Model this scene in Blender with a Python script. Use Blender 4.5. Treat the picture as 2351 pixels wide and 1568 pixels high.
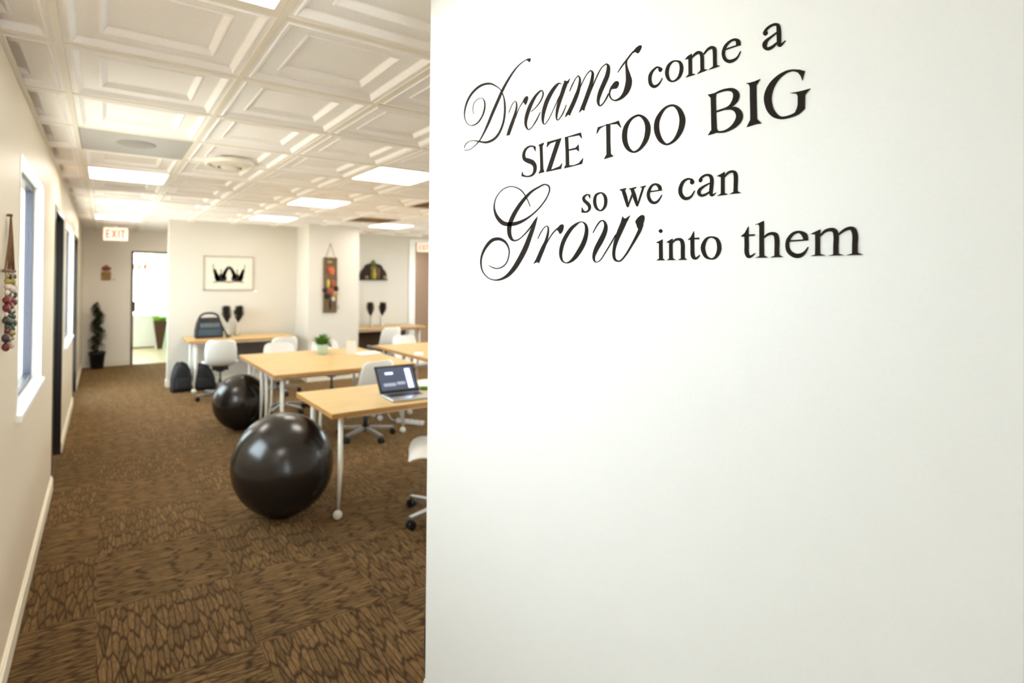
import bpy, bmesh, math, random
from mathutils import Vector, Matrix
random.seed(7)
S = bpy.context.scene
C = S.collection
for o in list(bpy.data.objects):
    bpy.data.objects.remove(o)

# ------------------------------------------------------------------ camera
W, H = 2351.0, 1568.0
FPX = 1225.856
CXO, CYO = -183.04, -155.62
CAMZ = 1.5984
RIGHT = Vector((0.85187716, -0.52367564, 0.00831406))
DOWN = Vector((0.01225396, 0.00405881, -0.99991668))
FWD = Vector((0.52359826, 0.85190806, 0.00987471))
cam_d = bpy.data.cameras.new('camera')
cam = bpy.data.objects.new('camera', cam_d)
C.objects.link(cam)
M = Matrix.Identity(4)
for r in range(3):
    M[r][0] = RIGHT[r]; M[r][1] = -DOWN[r]; M[r][2] = -FWD[r]
M[0][3], M[1][3], M[2][3] = 0, 0, CAMZ
cam.matrix_world = M
cam_d.sensor_fit = 'HORIZONTAL'
cam_d.sensor_width = 36
cam_d.lens = FPX / W * 36
cam_d.shift_x = -CXO / W
cam_d.shift_y = CYO / W
cam_d.clip_start = 0.02
cam_d.dof.use_dof = True
cam_d.dof.focus_distance = 0.96
cam_d.dof.aperture_fstop = 3.2
S.camera = cam

# ------------------------------------------------------------------ world / exposure
SKY = 4.5
SUN = 34.0
LAMP = 4.2
wd = bpy.data.worlds.new('world'); S.world = wd
wd.use_nodes = True
bgn = wd.node_tree.nodes['Background']
bgn.inputs[0].default_value = (0.86, 0.94, 1.0, 1)
bgn.inputs[1].default_value = SKY
sun_d = bpy.data.lights.new('sun', 'SUN'); sun_d.energy = SUN; sun_d.angle = 0.02; sun_d.color = (1.0, 0.96, 0.9)
sun = bpy.data.objects.new('sun', sun_d); C.objects.link(sun)
sun.rotation_euler = Vector((0.0, -0.5, -0.866)).to_track_quat('-Z', 'Y').to_euler()
try:
    S.cycles.max_bounces = 5; S.cycles.diffuse_bounces = 5; S.cycles.glossy_bounces = 3; S.cycles.transparent_max_bounces = 10
except Exception:
    pass
vs = S.view_settings
vs.view_transform = 'Standard'; vs.look = 'None'; vs.gamma = 1.0; vs.exposure = 1.78
vs.use_curve_mapping = False

# ------------------------------------------------------------------ constants of the place
T = 0.6096                 # ceiling module
GX, GY = -0.14367, 2.27889  # ceiling grid origin
ZC = 2.4152                # ceiling height
XL = -0.32                 # left wall face
XS, YS = 0.81, 1.338       # sign wall face and its far end
YF = 11.12                 # far wall of the passage
YW, XW0, XW1 = 8.6, 0.795, 2.72   # picture wall
YP, XP0, XP1 = 8.0, 2.68, 3.52    # pillar front
YR, XR1 = 9.2, 6.5         # recess wall, right wall
YB = -3.6                  # wall behind the camera

# ------------------------------------------------------------------ materials
def srgb(c):
    return tuple(((v/255.0)/12.92 if v/255.0 <= 0.04045 else (((v/255.0)+0.055)/1.055)**2.4) for v in c)

MATS = {}
def mat(name, col, rough=0.5, metal=0.0, var=0.06, scale=40.0, bump=0.0, spec=0.5, emis=None, estr=0.0, coords='Object', stretch=None, trans=0.0, sub=None):
    if name in MATS: return MATS[name]
    m = bpy.data.materials.new(name); m.use_nodes = True
    nt = m.node_tree; p = nt.nodes['Principled BSDF']
    col = srgb(col)
    p.inputs['Roughness'].default_value = rough
    p.inputs['Metallic'].default_value = metal
    p.inputs['Specular IOR Level'].default_value = spec
    tc = nt.nodes.new('ShaderNodeTexCoord')
    mp = nt.nodes.new('ShaderNodeMapping')
    nt.links.new(tc.outputs[coords], mp.inputs[0])
    if stretch: mp.inputs['Scale'].default_value = stretch
    nz = nt.nodes.new('ShaderNodeTexNoise'); nz.inputs['Scale'].default_value = scale
    nz.inputs['Detail'].default_value = 3
    nt.links.new(mp.outputs[0], nz.inputs['Vector'])
    cr = nt.nodes.new('ShaderNodeValToRGB')
    lo = tuple(max(0, c*(1-var)) for c in col); hi = tuple(min(1, c*(1+var)) for c in col)
    cr.color_ramp.elements[0].position = 0.3; cr.color_ramp.elements[1].position = 0.7
    cr.color_ramp.elements[0].color = lo+(1,); cr.color_ramp.elements[1].color = hi+(1,)
    nt.links.new(nz.outputs['Fac'], cr.inputs[0])
    nt.links.new(cr.outputs[0], p.inputs['Base Color'])
    if bump:
        bp = nt.nodes.new('ShaderNodeBump'); bp.inputs['Strength'].default_value = bump
        bp.inputs['Distance'].default_value = 0.002
        nt.links.new(nz.outputs['Fac'], bp.inputs['Height']); nt.links.new(bp.outputs[0], p.inputs['Normal'])
    if emis:
        p.inputs['Emission Color'].default_value = tuple(emis)+(1,)
        p.inputs['Emission Strength'].default_value = estr
    MATS[name] = m
    return m

M_WALL = mat('wall_paint', (215, 208, 196), 0.55, scale=180, var=0.015, bump=0.04)
M_SIGN = mat('sign_wall_paint', (243, 249, 254), 0.45, scale=200, var=0.01, bump=0.03)
M_LEFT = mat('left_wall_paint', (224, 209, 187), 0.45, scale=180, var=0.015, bump=0.04)
M_TRIM = mat('trim_paint', (240, 232, 214), 0.35, scale=60, var=0.02)
M_WHITE = mat('white_gloss', (244, 244, 242), 0.3, scale=60, var=0.015)
M_CEIL = mat('ceiling_panel_vinyl', (250, 244, 240), 0.6, scale=120, var=0.02, spec=0.15)
M_GRID = mat('ceiling_grid_enamel', (238, 228, 212), 0.4, scale=120, var=0.02)
M_CEILBASE = mat('ceiling_void', (120, 112, 100), 0.9)
M_VENT = mat('vent_grey_metal', (176, 170, 166), 0.45, scale=90, var=0.06)
M_VENTD = mat('vent_dark', (206, 182, 138), 0.6, var=0.1)
M_DOORDK = mat('door_espresso', (34, 26, 24), 0.28, scale=8, var=0.25, stretch=(20, 20, 1))
M_FRAMEDK = mat('window_frame_dark', (46, 46, 60), 0.35, var=0.1)
M_BROWNFR = mat('door_frame_brown', (104, 76, 50), 0.5, scale=8, var=0.2, stretch=(20, 20, 1))
M_METAL = mat('brushed_aluminium', (200, 204, 206), 0.32, metal=0.9, scale=60, var=0.05)
M_LEGW = mat('white_powder_coat', (232, 228, 218), 0.35, var=0.02)
M_BLACKP = mat('black_plastic', (18, 17, 17), 0.45, var=0.15)
M_SHELL = mat('white_polypropylene', (238, 236, 230), 0.35, var=0.012)
M_BALL = mat('black_ball_vinyl', (28, 24, 21), 0.24, var=0.08, scale=30, spec=0.6)
M_INK = mat('vinyl_lettering', (30, 25, 22), 0.75, var=0.06, scale=80, spec=0.2)
M_FABRICK = mat('black_nylon', (20, 20, 22), 0.7, var=0.3, scale=160, bump=0.3)
M_BAGBLUE = mat('slate_blue_nylon', (52, 70, 84), 0.65, var=0.2, scale=160, bump=0.3)
M_BAGGREY = mat('charcoal_nylon', (34, 34, 37), 0.65, var=0.2, scale=160, bump=0.3)
M_BAGRED = mat('maroon_binding', (88, 30, 26), 0.6, var=0.2)
M_DESKSHADE = mat('grey_desk_shade', (112, 102, 98), 0.9, var=0.1, scale=200)  # tone of the shade under the desk, put into a panel's colour
M_SOIL = mat('potting_soil', (40, 30, 22), 0.9, var=0.4, scale=120)
M_POTBLK = mat('black_pot', (22, 21, 21), 0.5, var=0.2)
M_LEAFD = mat('dark_topiary_leaf', (44, 58, 30), 0.6, var=0.4, scale=60)
M_LEAF = mat('bright_succulent_leaf', (86, 124, 40), 0.45, var=0.35, scale=60)
M_LEAFY = mat('lime_leaf', (150, 190, 60), 0.45, var=0.3, scale=60)
M_STEM = mat('brown_stem', (92, 66, 40), 0.8, var=0.3)
M_MINT = mat('mint_ceramic', (190, 216, 198), 0.25, var=0.03)
M_DRIED = mat('dried_dark_plume', (40, 32, 22), 0.9, var=0.5, scale=90)
M_PAPER = mat('white_paper', (246, 244, 238), 0.6, var=0.01)
M_PRINT = mat('print_ink', (30, 26, 20), 0.7, var=0.2)
M_PRINTG = mat('print_grey', (150, 140, 118), 0.7, var=0.2)
M_PFRAME = mat('pewter_frame', (178, 168, 152), 0.45, var=0.1)
M_BARK = mat('bark_slab', (104, 84, 58), 0.85, var=0.45, scale=50, bump=0.8)
M_ORANGE = mat('orange_ornament', (196, 96, 40), 0.6, var=0.25)
M_RUST = mat('rust_ornament', (150, 70, 40), 0.6, var=0.25)
M_OLIVE = mat('olive_ornament', (110, 104, 44), 0.6, var=0.25)
M_YEL = mat('yellow_ornament', (186, 166, 60), 0.5, var=0.2)
M_DKWOOD = mat('dark_carved_wood', (42, 25, 19), 0.8, var=0.3, scale=30)
M_TAN = mat('tan_wood', (168, 132, 84), 0.6, var=0.2, scale=20)
M_STRING = mat('brown_cord', (120, 84, 56), 0.85, var=0.2)
M_REDBEAD = mat('red_bead', (110, 30, 28), 0.35, var=0.2)
M_GREENBEAD = mat('green_bead', (50, 60, 48), 0.35, var=0.2)
M_WHITEBEAD = mat('white_bead', (206, 190, 176), 0.35, var=0.05)
M_PURPBEAD = mat('purple_bead', (56, 40, 58), 0.35, var=0.2)
M_YELBEAD = mat('yellow_bead', (160, 140, 64), 0.35, var=0.15)
M_SIGNBOX = mat('exit_sign_white', (246, 222, 200), 0.4, var=0.02, emis=(1, 0.82, 0.66), estr=0.16)
M_SIGNRED = mat('exit_sign_red', (214, 70, 44), 0.4, var=0.04, emis=(1, 0.16, 0.07), estr=0.08)
M_GREENWALL = mat('mint_green_wall', (150, 206, 174), 0.5, var=0.02, scale=100)
M_TERRA = mat('dark_brown_planter', (84, 48, 32), 0.5, var=0.15)
M_TILEBEIGE = mat('beige_vinyl_floor', (226, 206, 176), 0.4, var=0.05, scale=12)
M_SCREEN = mat('laptop_screen_dark', (18, 20, 24), 0.2, var=0.1, emis=(0.03, 0.035, 0.05), estr=1.0)
M_SCREENB = mat('laptop_screen_blue', (150, 170, 220), 0.2, var=0.05, emis=(0.42, 0.5, 0.85), estr=0.9)
M_SCREENG = mat('laptop_screen_grey', (90, 92, 100), 0.2, var=0.1, emis=(0.12, 0.13, 0.16), estr=1.0)
M_KEYS = mat('laptop_keys', (24, 24, 26), 0.5, var=0.1)
M_GREENPL = mat('green_plastic', (60, 130, 50), 0.35, var=0.1)
M_TBAR = M_GRID

def lamp_mat():
    m = bpy.data.materials.new('lamp_diffuser'); m.use_nodes = True
    nt = m.node_tree; p = nt.nodes['Principled BSDF']
    p.inputs['Base Color'].default_value = (0.9, 0.9, 0.88, 1)
    p.inputs['Emission Color'].default_value = (1.0, 0.93, 0.83, 1)
    p.inputs['Emission Strength'].default_value = LAMP
    tc = nt.nodes.new('ShaderNodeTexCoord'); nz = nt.nodes.new('ShaderNodeTexNoise')
    nz.inputs['Scale'].default_value = 300
    nt.links.new(tc.outputs['Object'], nz.inputs['Vector'])
    bp = nt.nodes.new('ShaderNodeBump'); bp.inputs['Strength'].default_value = 0.1
    nt.links.new(nz.outputs['Fac'], bp.inputs['Height']); nt.links.new(bp.outputs[0], p.inputs['Normal'])
    return m
M_LAMP = lamp_mat()

def glass_mat():
    m = bpy.data.materials.new('window_pane'); m.use_nodes = True
    nt = m.node_tree
    for n in list(nt.nodes):
        if n.type != 'OUTPUT_MATERIAL': nt.nodes.remove(n)
    out = nt.nodes['Material Output']
    tr = nt.nodes.new('ShaderNodeBsdfTransparent'); tr.inputs[0].default_value = (0.93, 0.97, 0.97, 1)
    gl = nt.nodes.new('ShaderNodeBsdfGlossy'); gl.inputs['Roughness'].default_value = 0.03
    fr = nt.nodes.new('ShaderNodeValue'); fr.outputs[0].default_value = 0.06
    mx = nt.nodes.new('ShaderNodeMixShader')
    nt.links.new(fr.outputs[0], mx.inputs[0]); nt.links.new(tr.outputs[0], mx.inputs[1]); nt.links.new(gl.outputs[0], mx.inputs[2])
    nt.links.new(mx.outputs[0], out.inputs[0])
    return m
M_GLASS = glass_mat()

def clear_glass():
    m = bpy.data.materials.new('vase_glass'); m.use_nodes = True
    p = m.node_tree.nodes['Principled BSDF']
    p.inputs['Base Color'].default_value = (0.93, 0.88, 0.78, 1)
    p.inputs['Roughness'].default_value = 0.12
    p.inputs['Transmission Weight'].default_value = 0.45
    p.inputs['IOR'].default_value = 1.15
    nt = m.node_tree
    tc = nt.nodes.new('ShaderNodeTexCoord'); nz = nt.nodes.new('ShaderNodeTexNoise'); nz.inputs['Scale'].default_value = 20
    nt.links.new(tc.outputs['Object'], nz.inputs['Vector'])
    bp = nt.nodes.new('ShaderNodeBump'); bp.inputs['Strength'].default_value = 0.05
    nt.links.new(nz.outputs['Fac'], bp.inputs['Height']); nt.links.new(bp.outputs[0], p.inputs['Normal'])
    return m
M_VASE = clear_glass()

def wood_mat():
    m = bpy.data.materials.new('maple_laminate'); m.use_nodes = True
    nt = m.node_tree; p = nt.nodes['Principled BSDF']; p.inputs['Roughness'].default_value = 0.35
    tc = nt.nodes.new('ShaderNodeTexCoord'); mp = nt.nodes.new('ShaderNodeMapping')
    mp.inputs['Scale'].default_value = (1.2, 14, 14)
    nz = nt.nodes.new('ShaderNodeTexNoise'); nz.inputs['Scale'].default_value = 3; nz.inputs['Detail'].default_value = 6
    nz.inputs['Distortion'].default_value = 0.4
    cr = nt.nodes.new('ShaderNodeValToRGB')
    e = cr.color_ramp.elements
    e[0].position = 0.3; e[1].position = 0.72
    e[0].color = srgb((194, 162, 104))+(1,); e[1].color = srgb((214, 184, 128))+(1,)
    nt.links.new(tc.outputs['Object'], mp.inputs[0]); nt.links.new(mp.outputs[0], nz.inputs['Vector'])
    nt.links.new(nz.outputs['Fac'], cr.inputs[0]); nt.links.new(cr.outputs[0], p.inputs['Base Color'])
    return m
M_WOOD = wood_mat()
M_WOODEDGE = mat('maple_edge_band', (176, 128, 68), 0.45, var=0.15, scale=6, stretch=(1, 1, 30))

def carpet_mat():
    m = bpy.data.materials.new('carpet_loop'); m.use_nodes = True
    nt = m.node_tree; p = nt.nodes['Principled BSDF']
    p.inputs['Roughness'].default_value = 0.95; p.inputs['Specular IOR Level'].default_value = 0.12
    p.inputs['Sheen Weight'].default_value = 0.4; p.inputs['Sheen Roughness'].default_value = 0.4; p.inputs['Sheen Tint'].default_value = srgb((230, 180, 120))+(1,)
    tc = nt.nodes.new('ShaderNodeTexCoord'); oi = nt.nodes.new('ShaderNodeObjectInfo')
    off = nt.nodes.new('ShaderNodeVectorMath'); off.operation = 'MULTIPLY_ADD'
    cmb = nt.nodes.new('ShaderNodeCombineXYZ')
    for k in range(3): nt.links.new(oi.outputs['Random'], cmb.inputs[k])
    off.inputs[1].default_value = (37, 61, 0)
    nt.links.new(cmb.outputs[0], off.inputs[0]); nt.links.new(tc.outputs['Object'], off.inputs[2])
    wn = nt.nodes.new('ShaderNodeTexNoise'); wn.inputs['Scale'].default_value = 9; wn.inputs['Detail'].default_value = 2
    nt.links.new(off.outputs[0], wn.inputs['Vector'])
    wm = nt.nodes.new('ShaderNodeVectorMath'); wm.operation = 'MULTIPLY_ADD'
    wm.inputs[1].default_value = (0.05, 0.014, 0)
    nt.links.new(wn.outputs['Color'], wm.inputs[0]); nt.links.new(off.outputs[0], wm.inputs[2])
    mp = nt.nodes.new('ShaderNodeMapping'); mp.inputs['Scale'].default_value = (6.5, 42, 1)
    nt.links.new(wm.outputs[0], mp.inputs[0])
    vo = nt.nodes.new('ShaderNodeTexVoronoi'); vo.feature = 'DISTANCE_TO_EDGE'; vo.voronoi_dimensions = '2D'
    vo.inputs['Scale'].default_value = 1.0; vo.inputs['Randomness'].default_value = 0.9
    nt.links.new(mp.outputs[0], vo.inputs['Vector'])
    vc = nt.nodes.new('ShaderNodeTexVoronoi'); vc.feature = 'F1'; vc.voronoi_dimensions = '2D'
    vc.inputs['Scale'].default_value = 1.0; vc.inputs['Randomness'].default_value = 0.85
    nt.links.new(mp.outputs[0], vc.inputs['Vector'])
    cr = nt.nodes.new('ShaderNodeValToRGB'); e = cr.color_ramp.elements
    e[0].position = 0.02; e[1].position = 0.17
    e[0].color = srgb((46, 33, 20))+(1,); e[1].color = srgb((104, 80, 52))+(1,)
    nt.links.new(vo.outputs['Distance'], cr.inputs[0])
    # per-loop tone
    sep = nt.nodes.new('ShaderNodeSeparateColor'); nt.links.new(vc.outputs['Color'], sep.inputs[0])
    tn = nt.nodes.new('ShaderNodeMapRange'); tn.inputs['To Min'].default_value = 0.62; tn.inputs['To Max'].default_value = 1.2
    nt.links.new(sep.outputs[0], tn.inputs['Value'])
    fn = nt.nodes.new('ShaderNodeTexNoise'); fn.inputs['Scale'].default_value = 260; fn.inputs['Detail'].default_value = 2
    nt.links.new(off.outputs[0], fn.inputs['Vector'])
    fm = nt.nodes.new('ShaderNodeMapRange'); fm.inputs['To Min'].default_value = 0.75; fm.inputs['To Max'].default_value = 1.25
    nt.links.new(fn.outputs['Fac'], fm.inputs['Value'])
    mu = nt.nodes.new('ShaderNodeMath'); mu.operation = 'MULTIPLY'
    nt.links.new(tn.outputs[0], mu.inputs[0]); nt.links.new(fm.outputs[0], mu.inputs[1])
    mp2 = nt.nodes.new('ShaderNodeMapping'); mp2.inputs['Scale'].default_value = (13, 70, 1); mp2.inputs['Location'].default_value = (3.3, 7.7, 0)
    nt.links.new(wm.outputs[0], mp2.inputs[0])
    v2 = nt.nodes.new('ShaderNodeTexVoronoi'); v2.feature = 'DISTANCE_TO_EDGE'; v2.voronoi_dimensions = '2D'; v2.inputs['Scale'].default_value = 1.0
    nt.links.new(mp2.outputs[0], v2.inputs['Vector'])
    r2 = nt.nodes.new('ShaderNodeMapRange'); r2.inputs['From Max'].default_value = 0.22; r2.inputs['To Min'].default_value = 0.62; r2.inputs['To Max'].default_value = 1.1
    nt.links.new(v2.outputs['Distance'], r2.inputs['Value'])
    mu2 = nt.nodes.new('ShaderNodeMath'); mu2.operation = 'MULTIPLY'
    nt.links.new(mu.outputs[0], mu2.inputs[0]); nt.links.new(r2.outputs[0], mu2.inputs[1]); mu = mu2
    vm = nt.nodes.new('ShaderNodeVectorMath'); vm.operation = 'SCALE'
    nt.links.new(cr.outputs[0], vm.inputs[0]); nt.links.new(mu.outputs[0], vm.inputs['Scale'])
    nt.links.new(vm.outputs[0], p.inputs['Base Color'])
    bp = nt.nodes.new('ShaderNodeBump'); bp.inputs['Strength'].default_value = 0.5; bp.inputs['Distance'].default_value = 0.004
    nt.links.new(vo.outputs['Distance'], bp.inputs['Height']); nt.links.new(bp.outputs[0], p.inputs['Normal'])
    return m
M_CARPET = carpet_mat()

# ------------------------------------------------------------------ mesh helpers
def BM(): return bmesh.new()

def box(bm, x0, x1, y0, y1, z0, z1, bev=0.0, mi=0):
    vs_ = [bm.verts.new((x, y, z)) for x in (x0, x1) for y in (y0, y1) for z in (z0, z1)]
    F = [(0, 1, 3, 2), (4, 6, 7, 5), (0, 4, 5, 1), (2, 3, 7, 6), (0, 2, 6, 4), (1, 5, 7, 3)]
    fs = [bm.faces.new([vs_[i] for i in f]) for f in F]
    for f in fs: f.material_index = mi
    if bev:
        es = list({e for f in fs for e in f.edges})
        bmesh.ops.bevel(bm, geom=es, offset=bev, segments=2, affect='EDGES', profile=0.6)

def _basis(d):
    d = Vector(d).normalized()
    a = Vector((0, 0, 1)) if abs(d.z) < 0.9 else Vector((1, 0, 0))
    u = d.cross(a).normalized(); v = d.cross(u).normalized()
    return u, v

def tube(bm, pts, rads, n=10, caps=True, closed=False):
    pts = [Vector(p) for p in pts]
    if not isinstance(rads, (list, tuple)): rads = [rads]*len(pts)
    rings = []
    u = None
    for i, p in enumerate(pts):
        if closed: d = pts[(i+1) % len(pts)]-pts[i-1]
        else: d = pts[min(i+1, len(pts)-1)]-pts[max(i-1, 0)]
        d.normalize()
        if u is None: u, v = _basis(d)
        else:
            u = (u-d*u.dot(d))
            if u.length < 1e-6: u, v = _basis(d)
            u.normalize()
        v = d.cross(u)
        rings.append([bm.verts.new(p+(u*math.cos(2*math.pi*k/n)+v*math.sin(2*math.pi*k/n))*rads[i]) for k in range(n)])
    for i in range(len(rings)-(0 if closed else 1)):
        a, b = rings[i], rings[(i+1) % len(rings)]
        for k in range(n):
            f = bm.faces.new((a[k], a[(k+1) % n], b[(k+1) % n], b[k])); f.smooth = True
    if caps and not closed:
        bm.faces.new(list(reversed(rings[0]))); bm.faces.new(rings[-1])

def lathe(bm, prof, n=24, c=(0, 0, 0), axis='Z', cap=True):
    rings = []
    for r, z in prof:
        ring = []
        for k in range(n):
            a = 2*math.pi*k/n
            if axis == 'Z': co = (c[0]+r*math.cos(a), c[1]+r*math.sin(a), c[2]+z)
            elif axis == 'X': co = (c[0]+z, c[1]+r*math.cos(a), c[2]+r*math.sin(a))
            else: co = (c[0]+r*math.cos(a), c[1]+z, c[2]+r*math.sin(a))
            ring.append(bm.verts.new(co))
        rings.append(ring)
    for a, b in zip(rings, rings[1:]):
        for k in range(n):
            f = bm.faces.new((a[k], a[(k+1) % n], b[(k+1) % n], b[k])); f.smooth = True
    if cap:
        if prof[0][0] > 1e-5: bm.faces.new(list(reversed(rings[0])))
        if prof[-1][0] > 1e-5: bm.faces.new(rings[-1])

def ball(bm, c, r, u=12, v=8, sc=(1, 1, 1)):
    res = bmesh.ops.create_uvsphere(bm, u_segments=u, v_segments=v, radius=1)
    for vv in res['verts']:
        vv.co = Vector((c[0]+vv.co.x*r*sc[0], c[1]+vv.co.y*r*sc[1], c[2]+vv.co.z*r*sc[2]))
        for f in vv.link_faces: f.smooth = True

def obj(name, bm, m, parent=None, loc=None, rotz=0.0):
    me = bpy.data.meshes.new(name)
    bmesh.ops.recalc_face_normals(bm, faces=bm.faces)
    bm.to_mesh(me); bm.free()
    for mm in (m if isinstance(m, (list, tuple)) else [m]): me.materials.append(mm)
    o = bpy.data.objects.new(name, me); C.objects.link(o)
    if parent: o.parent = parent
    if loc: o.location = loc
    if rotz: o.rotation_euler = (0, 0, rotz)
    return o

def tag(o, label, cat, group=None):
    o['label'] = label; o['category'] = cat
    if group: o['group'] = group
    return o

def thing(name, label, cat, loc=(0, 0, 0), rotz=0.0, group=None):
    o = bpy.data.objects.new(name, None); C.objects.link(o)
    o.empty_display_size = 0.1
    o.location = loc; o.rotation_euler = (0, 0, rotz)
    return tag(o, label, cat, group)

def struct(name, bm, m):
    o = obj(name, bm, m); o['kind'] = 'structure'
    return o

def dup(root, loc, rotz, label=None, group=None):
    r = root.copy(); C.objects.link(r); r.location = loc; r.rotation_euler = (0, 0, rotz)
    if label: r['label'] = label
    if group: r['group'] = group
    for ch in list(root.children):
        c = ch.copy(); C.objects.link(c); c.parent = r
        for g in ch.children:
            d = g.copy(); C.objects.link(d); d.parent = c
    return r

# ================================================================== SETTING
# ---- floor of carpet tiles
bm = BM(); box(bm, XL-0.1, XR1+0.1, YB-0.1, YF+0.02, -0.12, -0.006)
floor = struct('floor', bm, M_CARPET)
TC = 0.6096
def carpet_mesh(w, h):
    b_ = BM(); g = 0.0008
    box(b_, -w/2+g, w/2-g, -h/2+g, h/2-g, -0.006, 0.0)
    me = bpy.data.meshes.new('carpet_tile'); b_.to_mesh(me); b_.free(); me.materials.append(M_CARPET); return me
cm = {}
XT0, YT0 = -0.01-TC, 3.0-11*TC
def key(v): return round(v, 4)
for i in range(0, 12):
    for j in range(0, 25):
        x0, x1 = max(XT0+i*TC, XL), min(XT0+(i+1)*TC, XR1)
        y0, y1 = max(YT0+j*TC, YB), min(YT0+(j+1)*TC, YF)
        if x1-x0 < 0.02 or y1-y0 < 0.02: continue
        if x0 > XS and y1 < YS: continue
        if x0 > XP0 and y0 > YR: continue
        rot = (i+j) % 2
        w, h = (x1-x0, y1-y0) if not rot else (y1-y0, x1-x0)
        k = (key(w), key(h))
        if k not in cm: cm[k] = carpet_mesh(w, h)
        o = bpy.data.objects.new('carpet_tile', cm[k]); C.objects.link(o); o.parent = floor
        o.location = ((x0+x1)/2, (y0+y1)/2, 0)
        if rot: o.rotation_euler = (0, 0, math.pi/2)

# ---- ceiling
bm = BM(); box(bm, XL-0.1, XR1+0.1, YB-0.1, YF+0.1, ZC+0.06, ZC+0.16)
ceiling = struct('ceiling', bm, M_CEILBASE)
LIGHTS = {(0, -2): 0, (0, 4): 0, (0, 10): 0, (3, 2): 0, (3, 5): 0, (3, 8): 0, (6, 2): 0, (6, 5): 0, (6, 8): 0, (9, 2): 0, (9, 5): 0, (9, 8): 0, (0, -8): 0, (3, -1): 0, (6, -1): 0}
for k in ((3, -1), (6, -1)): LIGHTS.pop(k)
LIGHTS[(9, 12)] = 0; LIGHTS[(2, 12)] = 0  # unseen panels added to light the hall and the passage end
FLATVENT = {(0, 2)}
LOUVRE = {(5, 7), (5, 4)}
def panel_mesh(cx0, cx1, cy0, cy1):
    """coffered panel, local 0..T, clipped to the given window"""
    b_ = BM()
    rings = [(0.006, 0.004), (0.028, 0.004), (0.032, 0.000), (0.037, 0.001), (0.041, 0.006), (0.052, 0.020), (0.056, 0.022), (0.118, 0.022), (0.122, 0.018), (0.127, 0.019), (0.131, 0.024), (0.142, 0.038), (0.146, 0.040)]
    prev = None
    for ins, z in rings:
        a, c = ins, T-ins
        v = [b_.verts.new(p) for p in ((a, a, z), (c, a, z), (c, c, z), (a, c, z))]
        if prev:
            for k in range(4): b_.faces.new((prev[k], prev[(k+1) % 4], v[(k+1) % 4], v[k]))
        prev = v
    b_.faces.new(prev)
    for co, no in (((cx0, 0, 0), (-1, 0, 0)), ((cx1, 0, 0), (1, 0, 0)), ((0, cy0, 0), (0, -1, 0)), ((0, cy1, 0), (0, 1, 0))):
        g = b_.verts[:]+b_.edges[:]+b_.faces[:]
        bmesh.ops.bisect_plane(b_, geom=g, plane_co=co, plane_no=no, clear_outer=True)
    for f in b_.faces:
        f.normal_update()
        if f.normal.z > 0: f.normal_flip()
    me = bpy.data.meshes.new('ceiling_panel'); b_.to_mesh(me); b_.free(); me.materials.append(M_CEIL); return me
pm = {}
def room_spans(cx, cy):
    if cx < XS:
        return YB, YF
    if cx < XW0: return YB, YF
    if cx < XP0: return YS, YF
    if cx < XP1: return YS, YP
    return YS, YR
for i in range(-1, 12):
    for j in range(-10, 16):
        x0, x1 = GX+i*T, GX+(i+1)*T
        y0, y1 = GY+j*T, GY+(j+1)*T
        cx, cy = (max(x0, XL)+min(x1, XR1))/2, (y0+y1)/2
        ya, yb = room_spans(cx, cy)
        if cx > XR1 or x0 > XR1-0.02: continue
        wx0, wx1 = max(x0, XL), min(x1, XR1)
        if cx < XS and x1 > XS and y1 < YS: wx1 = XS
        if x0 < XP0 < x1 and y0 >= YP: wx1 = XP0
        wy0, wy1 = max(y0, ya), min(y1, yb)
        if wy1-wy0 < 0.03 or wx1-wx0 < 0.03: continue
        if (i, j) in LIGHTS or (i, j) in FLATVENT or (i, j) in LOUVRE: continue
        k = (key(wx0-x0), key(wx1-x0), key(wy0-y0), key(wy1-y0))
        if k not in pm: pm[k] = panel_mesh(*[k[0]-1e-4, k[1]+1e-4, k[2]-1e-4, k[3]+1e-4])
        o = bpy.data.objects.new('ceiling_panel', pm[k]); C.objects.link(o); o.parent = ceiling
        o.location = (x0, y0, ZC)
def runner(x0, x1, y0, y1):
    b_ = BM(); zo = 0.0 if (x1-x0) < (y1-y0) else 0.0004; box(b_, x0, x1, y0, y1, ZC+zo, ZC+0.004+zo)
    obj('grid_runner', b_, M_GRID, ceiling)
for i in range(0, 11):
    x = GX+i*T
    ya, yb = room_spans(x+0.001, 0)
    if x < XS: ya = YB
    runner(x-0.012, x+0.012, ya, yb)
for j in range(-9, 15):
    y = GY+j*T
    xa = XL
    xb = XS if y < YS else (XR1 if y < YP else XP0)
    if y > YF-0.02: continue
    runner(xa, xb, y-0.012, y+0.012)
    if YP <= y < YR: runner(XP1, XR1, y-0.012, y+0.012)
# wall angle along the left wall
runner(XL, XL+0.02, YB, YF)

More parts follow.
